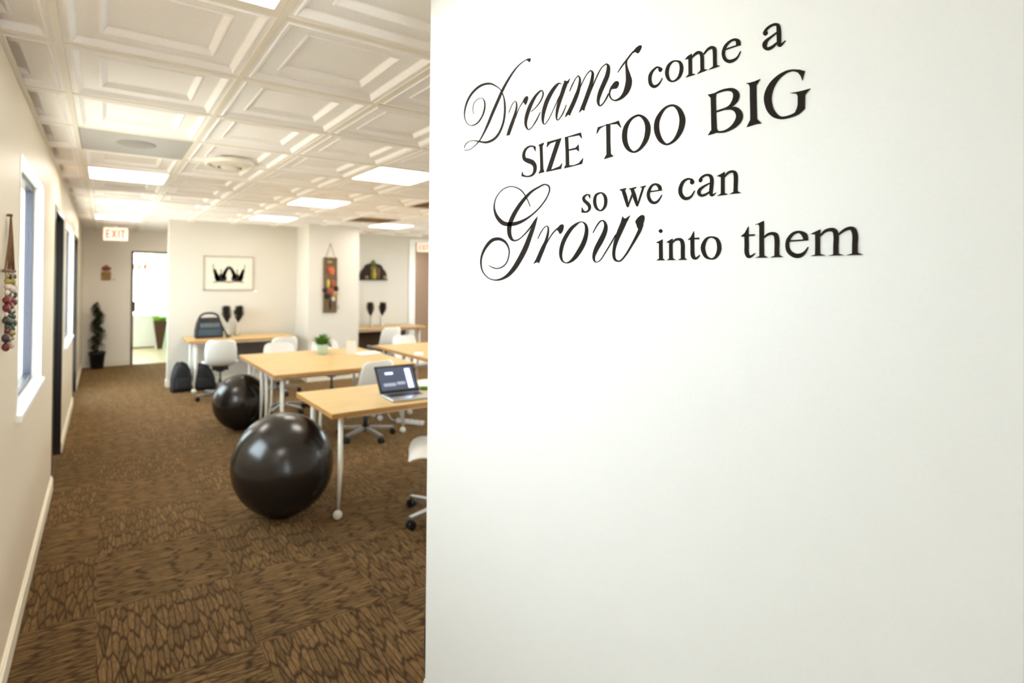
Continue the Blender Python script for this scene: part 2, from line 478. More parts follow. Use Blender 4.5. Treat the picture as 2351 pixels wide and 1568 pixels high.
# flat return-air panel and louvred vents
b_ = BM(); box(b_, GX+0.014, GX+T-0.014, GY+2*T+0.014, GY+3*T-0.014, ZC+0.002, ZC+0.01)
fv = obj('return_air_panel', b_, M_VENT); tag(fv, 'flat grey return-air panel in the ceiling between the coffered tiles', 'vent')
b_ = BM(); lathe(b_, [(0.0, ZC-0.002), (0.10, ZC-0.001), (0.11, ZC+0.002)], 24, (GX+0.5*T, GY+2.45*T, 0))
obj('diffuser_cap', b_, mat('vent_cap', (150, 142, 136), 0.5), fv)
for n_, (i, j) in enumerate(sorted(LOUVRE)):
    r_ = thing('ceiling_vent', ['dark louvred ceiling vent next to the middle lit panel', 'dark louvred ceiling vent next to the lit panel by the pillar'][n_], 'vent', (GX+(i+0.5)*T, GY+(j+0.5)*T, ZC))
    b_ = BM(); h = T/2-0.014
    for a in (-1, 1):
        box(b_, -h, h, a*h-0.02 if a > 0 else -h, a*h if a > 0 else -h+0.02, 0, 0.01)
        box(b_, a*h-0.02 if a > 0 else -h, a*h if a > 0 else -h+0.02, -h+0.02, h-0.02, 0, 0.01)
    obj('vent_frame', b_, M_VENT, r_)
    b_ = BM(); box(b_, -h, h, -h, h, 0.03, 0.035); obj('vent_back', b_, M_VENTD, r_)
    sl = None
    for k in range(9):
        y = -h+0.045+k*(2*h-0.09)/8
        b_ = BM(); vs_ = [b_.verts.new(p) for p in ((-h+0.02, y-0.02, 0.002), (h-0.02, y-0.02, 0.002), (h-0.02, y+0.02, 0.024), (-h+0.02, y+0.02, 0.024))]
        b_.faces.new(vs_); obj('slat', b_, M_VENTD, r_)
# round supply diffuser
r_ = thing('ceiling_diffuser', 'round cream air diffuser set in a coffered ceiling tile', 'vent', (GX+1.5*T, GY+2.95*T, ZC))
b_ = BM(); lathe(b_, [(0.17, 0.02), (0.17, -0.006), (0.15, -0.012), (0.14, 0.0)], 28, cap=False); obj('outer_ring', b_, M_GRID, r_)
b_ = BM(); lathe(b_, [(0.13, 0.0), (0.09, -0.022), (0.085, -0.02)], 28, cap=False); obj('middle_ring', b_, M_GRID, r_)
b_ = BM(); lathe(b_, [(0.0, -0.034), (0.05, -0.032), (0.065, -0.02)], 28, cap=False); obj('centre_cone', b_, M_GRID, r_)

# ---- lamps in the ceiling
def ceiling_light(i, j, label):
    r_ = thing('ceiling_light', label, 'light', (GX+(i+0.5)*T, GY+(j+0.5)*T, ZC), 0, 'lit panels in the ceiling grid')
    h = T/2-0.013
    b_ = BM()
    for a in (-1, 1):
        box(b_, -h, h, min(a*h, a*(h-0.022)), max(a*h, a*(h-0.022)), 0.0, 0.012)
        box(b_, min(a*h, a*(h-0.022)), max(a*h, a*(h-0.022)), -h+0.022, h-0.022, 0.0, 0.012)
    obj('light_frame', b_, M_GRID, r_)
    b_ = BM(); box(b_, -h+0.022, h-0.022, -h+0.022, h-0.022, 0.006, 0.012)
    obj('diffuser', b_, M_LAMP, r_)
LL = {(2, 12): 'square lit ceiling panel added out of sight behind the framed-print wall',
      (9, 12): 'square lit ceiling panel added out of sight in the hall beyond the cased opening',
      (0, -2): 'square lit ceiling panel above the corner of the lettered wall',
      (0, 4): 'square lit ceiling panel behind the grey return-air panel',
      (0, 10): 'square lit ceiling panel nearest the exit sign in the passage',
      (3, 2): 'square lit ceiling panel above the table with the laptop',
      (3, 5): 'square lit ceiling panel above the table with the mint pot',
      (3, 8): 'square lit ceiling panel nearest the framed print',
      (6, 8): 'square lit ceiling panel in front of the carved shelf alcove'}
for k in LIGHTS:
    ceiling_light(k[0], k[1], LL.get(k, 'square lit ceiling panel out of sight behind the lettered wall' if k[0] > 1 else 'square lit ceiling panel at the entrance end of the passage'))

# ---- left wall with openings (y0,y1,z0,z1)
OP = {'window_1': (2.96, 3.98, 0.985, 2.13), 'door_1': (4.90, 5.88, 0.0, 2.14), 'window_2': (6.30, 7.66, 0.90, 2.12), 'door_2': (8.00, 8.96, 0.0, 2.12), 'window_4': (0.8, 1.18, 1.4, 2.13)}  # last opening is an unseen window added to light the lettering
TH = 0.16
bm = BM()
ys = sorted({YB, YF}|{v[0] for v in OP.values()}|{v[1] for v in OP.values()})
for a, c in zip(ys, ys[1:]):
    m_ = (a+c)/2
    op = [v for v in OP.values() if v[0] <= m_ <= v[1]]
    if not op: box(bm, XL-TH, XL, a, c, 0, ZC+0.06)
    else:
        v = op[0]
        if v[2] > 0: box(bm, XL-TH, XL, a, c, 0, v[2])
        box(bm, XL-TH, XL, a, c, v[3], ZC+0.06)
struct('wall_left', bm, M_LEFT)
def window_left(name, y0, y1, z0, z1):
    b_ = BM(); ft = 0.035; xa, xb = XL-0.085, XL-0.045
    for (p, q_, r, s_) in ((y0, y0+ft, z0, z1), (y1-ft, y1, z0, z1), (y0+ft, y1-ft, z0, z0+ft), (y0+ft, y1-ft, z1-ft, z1)):
        box(b_, xa, xb, p, q_, r, s_)
    o = struct(name, b_, M_FRAMEDK)
    b_ = BM(); box(b_, XL-0.070, XL-0.064, y0+ft, y1-ft, z0+ft, z1-ft); obj('pane', b_, M_GLASS, o)
    b_ = BM(); box(b_, XL-0.045, XL+0.022, y0-0.03, y1+0.03, z0-0.03, z0+0.001, 0.004); obj('window_sill', b_, M_WHITE, o)
    b_ = BM()
    box(b_, XL-0.045, XL+0.003, y1-0.006, y1+0.012, z0, z1); box(b_, XL-0.045, XL+0.003, y0-0.012, y0+0.006, z0, z1)
    box(b_, XL-0.045, XL+0.003, y0+0.006, y1-0.006, z1-0.006, z1+0.012); obj('window_jamb', b_, M_WHITE, o)
    return o
window_left('window_1', *OP['window_1']); window_left('window_2', *OP['window_2']); window_left('window_4', *OP['window_4'])
def door_left(name, y0, y1, z1, hz=1.02, glazed=False):
    b_ = BM(); a, c, t = y0+0.045, y1-0.045, z1-0.045
    if glazed:
        for p in ((a, c, 0.005, 0.22), (a, c, t-0.1, t), (a, a+0.1, 0.22, t-0.1), (c-0.1, c, 0.22, t-0.1), (a+0.1, c-0.1, 0.96, 1.04)): box(b_, XL-0.12, XL-0.075, *p)
        o = struct(name, b_, M_DOORDK)
        b_ = BM(); box(b_, XL-0.10, XL-0.095, a+0.1, c-0.1, 0.22, t-0.1); obj('pane', b_, M_GLASS, o)
    else:
        box(b_, XL-0.12, XL-0.075, a, c, 0.005, t, 0.002)
        o = struct(name, b_, M_DOORDK)
        for p in ((0.25, 0.95), (1.08, t-0.15)):
            b_ = BM(); box(b_, XL-0.078, XL-0.066, a+0.13, c-0.13, p[0], p[1], 0.006); obj('door_panel', b_, M_DOORDK, o)
    b_ = BM()
    box(b_, XL-0.13, XL+0.006, y0, y0+0.042, 0, z1); box(b_, XL-0.13, XL+0.006, y1-0.042, y1, 0, z1)
    box(b_, XL-0.13, XL+0.006, y0+0.042, y1-0.042, z1-0.042, z1); obj('door_frame', b_, M_DOORDK, o)
    b_ = BM(); lathe(b_, [(0.0, 0.0), (0.028, 0.0), (0.028, 0.008), (0.01, 0.012), (0.01, 0.045), (0.0, 0.047)], 14, (XL-0.075, y0+0.12, hz), 'X')
    tube(b_, [(XL-0.035, y0+0.12, hz), (XL-0.032, y0+0.18, hz), (XL-0.034, y0+0.24, hz)], 0.008, 8); obj('door_handle', b_, M_METAL, o)
door_left('door_1', 4.90, 5.88, 2.14); door_left('door_2', 8.00, 8.96, 2.12, glazed=True)  # glazing of the far door is added to bring daylight into the passage end
# baseboards of the left wall
bm = BM()
for a, c in ((YB, 4.90), (5.88, 8.00), (8.96, YF)):
    box(bm, XL, XL+0.014, a, c, 0, 0.085); box(bm, XL, XL+0.008, a, c, 0.085, 0.1)
struct('baseboard_left', bm, M_TRIM)

# ---- sign wall, return, closing walls
bm = BM(); box(bm, XS, XS+0.14, YB, YS, 0, ZC+0.06, 0.0); struct('wall_sign', bm, M_SIGN)
bm = BM(); box(bm, XS+0.14, XR1, YS-0.14, YS, 0, ZC+0.06); struct('wall_return', bm, M_WALL)
FILL_WINDOWS = [(1.9, 3.7), (4.1, 5.9), (6.3, 8.1)]  # unseen windows added in the right wall for ambient daylight
bm = BM(); box(bm, XR1, XR1+0.14, YS-0.14, YR+1.6, 0, 1.15); box(bm, XR1, XR1+0.14, YS-0.14, YR+1.6, 2.05, ZC+0.06)
for a, c in ((YS-0.14, 1.9), (3.7, 4.1), (5.9, 6.3), (8.1, YR+1.6)): box(bm, XR1, XR1+0.14, a, c, 1.15, 2.05)
struct('wall_right', bm, M_WALL)
for k, (a, c) in enumerate(FILL_WINDOWS):
    bm = BM()
    for p in ((a, a+0.05, 1.15, 2.05), (c-0.05, c, 1.15, 2.05), (a+0.05, c-0.05, 1.15, 1.2), (a+0.05, c-0.05, 2.0, 2.05), ((a+c)/2-0.02, (a+c)/2+0.02, 1.2, 2.0)): box(bm, XR1+0.05, XR1+0.10, *p)
    o = struct('window_%d' % (5+k), bm, M_FRAMEDK)
    for p in ((a+0.05, (a+c)/2-0.02), ((a+c)/2+0.02, c-0.05)):
        b_ = BM(); box(b_, XR1+0.07, XR1+0.076, p[0], p[1], 1.2, 2.0); obj('pane', b_, M_GLASS, o)
bm = BM(); box(bm, XS-0.012, XS, YB, YS+0.012, 0, 0.1); box(bm, XS, XR1, YS, YS+0.012, 0, 0.1); struct('baseboard_sign', bm, M_TRIM)
# wall behind the camera with a glazed entrance door
bm = BM(); ex0, ex1, ez1 = -0.14, 0.66, 2.1
box(bm, XL-TH, ex0, YB-0.14, YB, 0, ZC+0.06); box(bm, ex1, XS, YB-0.14, YB, 0, ZC+0.06); box(bm, ex0, ex1, YB-0.14, YB, ez1, ZC+0.06)
struct('wall_entrance', bm, M_WALL)
bm = BM()
for a in ((ex0, ex0+0.07, 0, ez1), (ex1-0.07, ex1, 0, ez1), (ex0+0.07, ex1-0.07, 0, 0.2), (ex0+0.07, ex1-0.07, ez1-0.1, ez1), (ex0+0.07, ex1-0.07, 0.98, 1.06)):
    box(bm, a[0], a[1], YB-0.09, YB-0.04, a[2], a[3])
o = struct('door_entrance', bm, M_FRAMEDK)
b_ = BM(); box(b_, ex0+0.07, ex1-0.07, YB-0.068, YB-0.062, 0.2, 2.0); obj('pane', b_, M_GLASS, o)

# ---- far wall with door opening
DX0, DX1, DZ1 = 0.455, 1.27, 2.03
bm = BM()
box(bm, XL-TH, DX0, YF, YF+0.14, 0, ZC+0.06); box(bm, DX1, XP0, YF, YF+0.14, 0, ZC+0.06); box(bm, DX0, DX1, YF, YF+0.14, DZ1, ZC+0.06)
struct('wall_far', bm, mat('wall_paint_brightened', (246, 238, 226), 0.55, scale=180, var=0.015, bump=0.04))  # wall paint lightened here in place of missing light on the end wall
bm = BM()
for a in ((DX0-0.035, DX0+0.005, 0, DZ1+0.03), (DX1-0.005, DX1+0.035, 0, DZ1+0.03), (DX0+0.005, DX1-0.005, DZ1-0.005, DZ1+0.03)):
    box(bm, a[0], a[1], YF-0.012, YF+0.15, a[2], a[3])
struct('door_3', bm, M_BROWNFR)
bm = BM(); box(bm, XL, DX0-0.035, YF-0.012, YF, 0, 0.09); struct('baseboard_far', bm, M_TRIM)

# ---- picture wall block and pillar
bm = BM(); box(bm, XW0, XP0+0.02, YW, YW+0.14, 0, ZC+0.06); struct('wall_picture', bm, M_WALL)
bm = BM(); box(bm, XW0-0.012, XP0, YW-0.012, YW, 0, 0.1); box(bm, XW0-0.012, XW0, YW, YW+0.14, 0, 0.1); struct('baseboard_picture', bm, M_TRIM)
bm = BM(); box(bm, XP0, XP1, YP, YF+0.14, 0, ZC+0.06); struct('wall_pillar', bm, M_WALL)
bm = BM(); box(bm, XP0-0.012, XP1+0.012, YP-0.012, YP, 0, 0.1); box(bm, XP1, XP1+0.012, YP, YR, 0, 0.1); box(bm, XP0-0.012, XP0, YP, YW-0.012, 0, 0.1); struct('baseboard_pillar', bm, M_TRIM)
# ---- alcove wall with a cased opening to the right
OX0, OZ = 5.24, 2.33
bm = BM(); box(bm, XP1, OX0, YR, YR+0.14, 0, ZC+0.06); box(bm, OX0, XR1, YR, YR+0.14, OZ, ZC+0.06); struct('wall_alcove', bm, M_WALL)
bm = BM(); box(bm, OX0-0.13, OX0+0.004, YR-0.02, YR+0.15, 0, OZ+0.05); box(bm, OX0+0.004, XR1, YR-0.02, YR+0.15, OZ-0.004, OZ+0.05); struct('trim_1', bm, M_WHITE)
bm = BM(); box(bm, OX0-0.6, XR1, YR+1.5, YR+1.6, 0, ZC+0.06); box(bm, OX0-0.7, OX0-0.6, YR+0.14, YR+1.6, 0, ZC+0.06); struct('wall_hall', bm, mat('hall_paint', (206, 186, 168), 0.6, var=0.02))
bm = BM(); box(bm, XP1, XR1, YF-0.6, YR+1.6, -0.05, -0.002); box(bm, OX0-0.6, XR1, YR, YR+1.6, -0.05, -0.001); struct('floor_hall', bm, M_TILEBEIGE)
bm = BM(); box(bm, OX0-0.7, XR1+0.1, YR+0.14, YR+1.7, ZC+0.02, ZC+0.12); struct('ceiling_hall', bm, M_GRID)

# ---- bright room behind the far door
ry0, ry1, rx0, rx1 = YF+0.14, 14.9, -0.6, 1.22
bm = BM(); box(bm, rx0, rx1, ry0-0.14, ry1, -0.1, 0.0); struct('floor_office', bm, M_TILEBEIGE)
bm = BM(); box(bm, rx0-0.1, rx1+0.1, ry0, ry1+0.1, 2.5, 2.6); struct('ceiling_office', bm, M_WHITE)
bm = BM(); box(bm, rx1, rx1+0.1, ry0, ry1+0.1, 0, 2.5); struct('wall_green', bm, M_GREENWALL)
bm = BM(); box(bm, rx0-0.1, rx0, ry0, ry1+0.1, 0, 2.5); struct('wall_office_side', bm, M_WHITE)
wz0, wz1, wx0, wx1 = 0.5, 2.42, -0.5, 1.06
bm = BM(); box(bm, rx0, rx1, ry1, ry1+0.1, 0, wz0); box(bm, rx0, rx1, ry1, ry1+0.1, wz1, 2.5)
box(bm, rx0, wx0, ry1, ry1+0.1, wz0, wz1); box(bm, wx1, rx1, ry1, ry1+0.1, wz0, wz1); struct('wall_office_back', bm, M_WHITE)
bm = BM()
for a in ((wx0, wx0+0.04, wz0, wz1), (wx1-0.04, wx1, wz0, wz1), (wx0+0.04, wx1-0.04, wz0, wz0+0.04), (wx0+0.04, wx1-0.04, wz1-0.04, wz1)):
    box(bm, a[0], a[1], ry1+0.03, ry1+0.07, a[2], a[3])
o = struct('window_3', bm, M_WHITE)
b_ = BM(); box(b_, wx0+0.04, wx1-0.04, ry1+0.045, ry1+0.05, wz0+0.04, wz1-0.04); obj('pane', b_, M_GLASS, o)

# ---- pavement outside the windows
bm = BM(); box(bm, -14, XL-TH-0.02, -10, 22, -0.4, -0.15); box(bm, XL-TH-0.02, 8, -10, YB-0.3, -0.4, -0.15); box(bm, XL-TH-0.02, 20, 15.3, 26, -0.4, -0.15); box(bm, XR1+0.2, 20, YB-0.3, 15.3, -0.4, -0.15)
struct('ground_outside', bm, mat('pavement', (132, 128, 120), 0.85, var=0.12, scale=6))

# ================================================================== LETTERING ON THE SIGN WALL
def to_wall(u, v, x):
    d = RIGHT*((u-W/2-CXO)/FPX)+DOWN*((v-H/2-CYO)/FPX)+FWD
    k = XS/d.x                       # where the sight line meets the wall face
    return Vector((x, d.y*k, CAMZ+d.z*k))

def crom(pts, n=7, closed=False):
    out = []
    N = len(pts)
    segs = N if closed else N-1
    for i in range(segs):
        g = lambda k: pts[k % N] if closed else pts[max(0, min(N-1, k))]
        p0, p1, p2, p3 = g(i-1), g(i), g(i+1), g(i+2)
        for s in range(n):
            t = s/n
            out.append(tuple(0.5*((2*b)+(c-a)*t+(2*a-5*b+4*c-d)*t*t+(-a+3*b-3*c+d)*t**3) for a, b, c, d in zip(p0, p1, p2, p3)))
    if not closed: out.append(tuple(pts[-1]))
    return out

INKT = 0.0012
def letter(word, name, org, sc, strokes):
    """strokes: ('S',[(x,y,w)..]) open ribbon, ('R',..) closed ribbon, ('P',[(x,y)..]) polygon, ('C',..) smooth closed blob"""
    b_ = BM()
    px = lambda x, y: (org[0]+x/sc, org[1]+y/sc)
    def loopface(quads_front, border):
        # front faces at the ink surface, skirt back to the wall
        for q_ in quads_front:
            try: b_.faces.new(q_)
            except ValueError: pass
        bk = [b_.verts.new((XS, v.co.y, v.co.z)) for v in border]
        n = len(border)
        for k in range(n):
            b_.faces.new((border[k], border[(k+1) % n], bk[(k+1) % n], bk[k]))
    lv = [0]
    V = lambda x, y: b_.verts.new(to_wall(*px(x, y), XS-INKT-0.00006*lv[0]))
    for kind, pts in strokes:
        lv[0] += 1
        if kind in 'SR':
            sm = crom(pts, 7, kind == 'R')
            n = len(sm); L, Rr = [], []
            for i in range(n):
                a = sm[i-1] if (i > 0 or kind == 'R') else sm[0]
                c = sm[(i+1) % n] if (i < n-1 or kind == 'R') else sm[-1]
                dx, dy = c[0]-a[0], c[1]-a[1]; l = math.hypot(dx, dy) or 1
                nx, ny = -dy/l, dx/l; h = max(2.5, sm[i][2])/2
                L.append(V(sm[i][0]+nx*h, sm[i][1]+ny*h)); Rr.append(V(sm[i][0]-nx*h, sm[i][1]-ny*h))
            m_ = n if kind == 'R' else n-1
            qs = [(L[i], L[(i+1) % n], Rr[(i+1) % n], Rr[i]) for i in range(m_)]
            if kind == 'S': loopface(qs, L+Rr[::-1])
            else:
                loopface(qs, L); loopface([], Rr)
        else:
            p2 = crom(pts, 5, True) if kind == 'C' else pts
            vs_ = [V(x, y) for x, y in p2]
            loopface([vs_], vs_)
    bmesh.ops.triangulate(b_, faces=[f for f in b_.faces if len(f.verts) > 4])
    obj(name, b_, M_INK, word)

def word(name, label):
    return thing(name, label, 'lettering', (0, 0, 0), 0, 'vinyl words of the quotation on the white wall')

w_ = word('script_word', 'dark vinyl script word Dreams with a looped capital D on white wall')
A, a_ = (1060, 120), 6.533
letter(w_, 'letter_capital_d', A, a_, [
 ('S', [(975,108,7),(870,185,13),(780,290,21),(690,430,29),(610,580,36),(540,740,40),(470,900,40),(400,1070,34),(340,1200,25),(270,1325,15),(200,1400,9),(130,1455,8),(60,1470,10),(38,1466,6)]),
 ('P', [(955,116),(1000,95),(1037,90),(1032,130),(1018,152),(996,130)]),
 ('S', [(185,930,6),(170,860,6),(190,760,7),(250,700,8),(310,690,10),(345,740,17),(348,830,21),(315,950,19),(240,1060,19),(150,1100,13),(85,1065,10),(48,980,13),(50,870,21),(90,730,27),(170,600,31),(290,500,33),(420,470,31),(520,510,19),(590,570,11),(635,680,15),(650,800,25),(648,920,25),(625,1060,25),(570,1200,29),(490,1300,33),(380,1350,33),(270,1340,25),(180,1325,13),(100,1345,9),(50,1400,8),(45,1440,6)])])
B, b1 = (1160, 90), 6.818
letter(w_, 'letter_r', B, b1, [
 ('S', [(58,1155,6),(100,1045,7),(145,975,8),(174,985,14),(180,1060,22),(162,1150,31),(130,1260,46),(90,1370,50),(50,1488,46)]),
 ('P', [(20,1512),(35,1470),(80,1470),(70,1502)]),
 ('S', [(160,1240,6),(215,1090,7),(285,970,9)]),
 ('C', [(280,978),(305,920),(345,890),(360,920),(345,980),(318,1030),(300,1000)])])
letter(w_, 'letter_e', B, b1, [
 ('S', [(405,1135,6),(480,1070,9),(560,960,15),(595,860,17),(578,805,15),(540,820,23),(470,900,36),(400,1030,52),(345,1180,54),(322,1310,40),(340,1390,25),(375,1415,15),(425,1370,8),(490,1270,15),(552,1140,6)])])
letter(w_, 'letter_a', B, b1, [
 ('S', [(885,705,8),(845,690,18),(790,740,42),(720,840,54),(650,980,58),(605,1130,52),(590,1250,35),(600,1320,17),(628,1325,8),(690,1240,6),(770,1070,6),(850,890,6)]),
 ('S', [(962,655,58),(930,740,56),(890,860,54),(850,980,50),(815,1120,36),(805,1220,21),(818,1268,10),(850,1245,6),(905,1160,11),(958,1028,6)]),
 ('P', [(925,650),(955,665),(985,650),(1015,615),(990,690),(930,690)])])
letter(w_, 'letter_m', B, b1, [
 ('S', [(1010,820,6),(1050,720,11),(1105,615,6),(1150,570,9)]),
 ('S', [(1145,568,12),(1172,630,25),(1152,780,42),(1110,900,54),(1060,1020,56),(985,1180,58)]),
 ('P', [(940,1222),(962,1150),(1020,1150),(1018,1196),(985,1182)]),
 ('S', [(1130,880,6),(1200,700,6),(1280,550,6),(1340,490,10)]),
 ('S', [(1340,488,14),(1372,535,29),(1352,680,46),(1310,820,56),(1260,960,56),(1205,1105,58)]),
 ('P', [(1160,1150),(1185,1080),(1243,1080),(1238,1120),(1205,1102)]),
 ('S', [(1335,830,6),(1430,600,9),(1510,450,6),(1585,385,9)]),
 ('S', [(1585,384,16),(1618,430,40),(1602,560,56),(1550,690,58),(1490,830,54),(1458,950,38),(1465,1020,24),(1490,1045,13),(1540,1000,9),(1590,920,13),(1620,850,8)])])
letter(w_, 'letter_s', B, b1, [
 ('S', [(1763,522,5),(1830,420,13),(1900,330,17),(1960,250,15),(2010,190,13)]),
 ('C', [(1995,215),(2050,140),(2110,98),(2137,112),(2112,180),(2078,222),(2035,202)]),
 ('S', [(1908,310,16),(1895,380,20),(1905,460,34),(1925,560,64),(1938,660,90),(1915,770,86),(1870,860,62),(1800,930,36),(1720,960,21),(1660,930,15),(1635,870,15),(1645,800,17),(1675,735,22)]),
 ('C', [(1655,780),(1690,700),(1740,658),(1777,672),(1770,730),(1740,772),(1700,776)])])

Cc, c1 = (1480, 40), 6.915
w_ = word('serif_word', 'small dark serif word come following the script word Dreams')
letter(w_, 'letter_c', Cc, c1, [
 ('C', [(222,825),(240,800),(275,805),(280,835),(252,868),(232,855)]),
 ('S', [(258,815,40),(225,796,30),(190,795,22),(130,850,32),(92,920,44),(86,1000,48),(106,1068,52),(152,1098,48),(210,1075,28),(255,1020,15),(284,962,7)])])
letter(w_, 'letter_o', Cc, c1, [('R', [(500,692,22),(562,715,40),(588,790,52),(578,880,50),(540,960,38),(468,1013,24),(400,1000,38),(362,930,50),(358,850,52),(385,765,42),(440,707,26)])])
letter(w_, 'letter_m', Cc, c1, [
 ('S', [(725,615,54),(727,760,52),(728,915,52)]), ('P', [(643,670),(690,615),(750,578),(752,650),(700,660)]), ('P', [(655,955),(703,905),(755,890),(810,904),(760,924)]),
 ('S', [(748,645,14),(800,590,32),(850,560,46),(895,570,52),(914,630,52),(916,720,52),(918,855,52)]), ('P', [(840,898),(890,845),(945,825),(1005,828),(950,856)]),
 ('S', [(940,590,14),(1000,515,28),(1060,480,44),(1105,495,54),(1116,560,54),(1118,680,52),(1120,785,54)]), ('P', [(1020,833),(1092,780),(1145,760),(1203,768),(1150,792)])])
letter(w_, 'letter_e', Cc, c1, [
 ('S', [(1270,516,22),(1400,472,22),(1528,430,22)]),
 ('S', [(1490,438,68),(1485,385,66),(1440,355,42),(1370,375,32),(1300,440,42),(1262,520,48),(1255,600,48),(1285,670,52),(1345,700,54),(1420,680,42),(1480,630,24),(1527,535,7)])])
w_ = word('serif_word', 'single dark serif letter a ending the top line of the quotation')
letter(w_, 'letter_a', Cc, c1, [
 ('C', [(1885,265),(1890,230),(1925,205),(1955,235),(1945,272),(1912,292)]),
 ('S', [(1908,240,40),(1935,195,36),(1990,145,36),(2060,115,38),(2115,125,52),(2132,190,66),(2135,300,68),(2137,400,64),(2142,445,52),(2180,430,32),(2240,368,8)]),
 ('S', [(2105,240,20),(2020,305,28),(1950,360,42),(1912,420,66),(1915,475,62),(1960,500,52),(2030,470,42),(2110,400,26)])])

D, d1 = (1190, 230), 5.8775
w_ = word('serif_word', 'dark serif capitals reading SIZE below the script word Dreams')
letter(w_, 'letter_s', D, d1, [
 ('P', [(205,612),(236,626),(233,692),(212,655)]),
 ('S', [(228,645,10),(200,624,22),(150,625,21),(100,665,28),(76,730,36),(86,790,48),(130,815,64),(190,840,64),(225,890,48),(222,960,36),(190,1010,26),(130,1030,19),(80,1020,22),(52,990,10)]),
 ('P', [(55,962),(46,1027),(90,1037),(68,1000)])])
letter(w_, 'letter_i', D, d1, [('S', [(308,595,38),(315,780,36),(320,955,40)]), ('P', [(276,604),(347,572),(336,612),(290,628)]), ('P', [(276,992),(300,940),(340,930),(354,968)])])
letter(w_, 'letter_z', D, d1, [('P', [(395,565),(582,512),(576,536),(520,552),(430,586),(386,638)]), ('P', [(518,545),(582,512),(442,938),(378,968)]), ('P', [(378,968),(442,936),(520,922),(560,893),(592,852),(577,926)])])
letter(w_, 'letter_e', D, d1, [('S', [(653,500,42),(662,700,40),(666,890,44)]), ('P', [(620,506),(846,437),(860,516),(822,474),(680,500)]), ('P', [(672,668),(780,640),(815,598),(820,692),(785,665),(672,684)]), ('P', [(620,920),(640,880),(692,880),(760,874),(820,850),(877,783),(860,860),(720,896)])])
w_ = word('serif_word', 'dark serif capitals reading TOO between SIZE and BIG')
letter(w_, 'letter_t', D, d1, [('P', [(1078,366),(1352,283),(1366,320),(1240,328),(1150,352),(1095,382)]), ('P', [(1080,364),(1165,345),(1100,386),(1060,455),(1068,400)]), ('P', [(1300,300),(1356,278),(1388,374),(1340,325)]), ('S', [(1215,322,50),(1218,550,48),(1222,755,54)]), ('P', [(1162,794),(1192,738),(1254,728),(1286,757)])])
letter(w_, 'letter_o', D, d1, [('R', [(1625,205,25),(1700,245,46),(1745,330,64),(1748,430,66),(1720,540,56),(1650,650,34),(1565,700,23),(1490,660,46),(1445,570,60),(1436,460,62),(1460,350,50),(1530,250,28)])])
letter(w_, 'letter_o', D, d1, [('R', [(2085,70,27),(2165,120,52),(2210,220,70),(2214,310,74),(2185,420,62),(2110,540,36),(2010,597,23),(1930,550,52),(1880,450,66),(1868,340,64),(1895,230,52),(1980,110,28)])])
Eo, e1 = (1620, 150), 9.224
w_ = word('serif_word', 'largest dark serif capitals reading BIG at the line end')
letter(w_, 'letter_b', Eo, e1, [
 ('S', [(165,610,104),(172,900,104),(180,1200,108),(186,1405,112)]), ('P', [(52,622),(140,605),(232,578),(222,665),(110,690)]), ('P', [(58,1482),(115,1385),(245,1350),(275,1396),(200,1442)]),
 ('S', [(200,607,30),(330,547,42),(470,516,54),(590,532,92),(655,620,128),(630,740,114),(545,850,64),(450,908,42),(330,950,38),(215,988,28)]),
 ('S', [(430,925,42),(540,912,60),(640,935,104),(705,1005,130),(720,1100,134),(670,1212,114),(560,1322,74),(400,1402,44),(240,1412,38)])])
letter(w_, 'letter_i', Eo, e1, [('S', [(1010,370,134),(1012,650,136),(1020,1000,136),(1022,1235,144)]), ('P', [(858,382),(940,370),(1040,342),(1160,294),(1085,368),(1076,450),(945,460),(922,410)]), ('P', [(876,1310),(935,1240),(946,1170),(1090,1140),(1120,1198),(1195,1228),(1080,1246)])])
letter(w_, 'letter_g', Eo, e1, [
 ('P', [(1880,88),(2000,94),(2107,124),(2054,325),(2020,230),(1960,155),(1885,132)]),
 ('S', [(1940,114,46),(1830,110,38),(1700,150,54),(1540,260,84),(1410,420,124),(1335,600,154),(1325,760,160),(1370,930,144),(1460,1050,114),(1580,1110,64),(1700,1106,52),(1850,1062,62),(1960,1000,80),(2020,930,110)]),
 ('S', [(2030,560,150),(2034,750,150),(2030,900,148)]), ('P', [(1788,591),(1950,563),(2080,533),(2222,493),(2197,520),(2130,570),(2104,640),(1956,650),(1930,606),(1860,598)]),
 ('P', [(1954,850),(2106,850),(2106,916),(2050,977),(1920,1062),(1900,1000),(1945,900)])])

Hh, h1 = (1330, 380), 6.187
w_ = word('serif_word', 'small dark serif word so above the script word Grow')
letter(w_, 'letter_s', Hh, h1, [('S', [(148,450,8),(138,416,14),(105,416,20),(65,455,32),(76,500,42),(110,530,46),(145,575,42),(140,630,26),(95,660,20),(55,640,18),(42,602,6)]), ('P', [(40,596),(36,670),(84,672),(60,640)]), ('P', [(128,408),(157,413),(154,470),(138,440)])])
letter(w_, 'letter_o', Hh, h1, [('R', [(312,388,19),(360,425,36),(378,490,42),(370,570,36),(335,625,24),(295,640,19),(250,610,32),(225,550,40),(222,480,38),(245,415,28)])])
w_ = word('serif_word', 'small dark serif word we between so and can')
letter(w_, 'letter_w', Hh, h1, [('S', [(622,340,42),(660,460,46),(690,585,24)]), ('S', [(690,592,10),(735,465,18),(770,370,14)]), ('S', [(750,325,42),(790,450,48),(825,572,24)]), ('S', [(825,582,10),(870,440,20),(916,300,18)]), ('P', [(573,351),(590,338),(668,321),(662,342),(620,364)]), ('P', [(703,331),(812,304),(806,320),(740,348)]), ('P', [(863,306),(948,284),(942,302),(895,318)])])
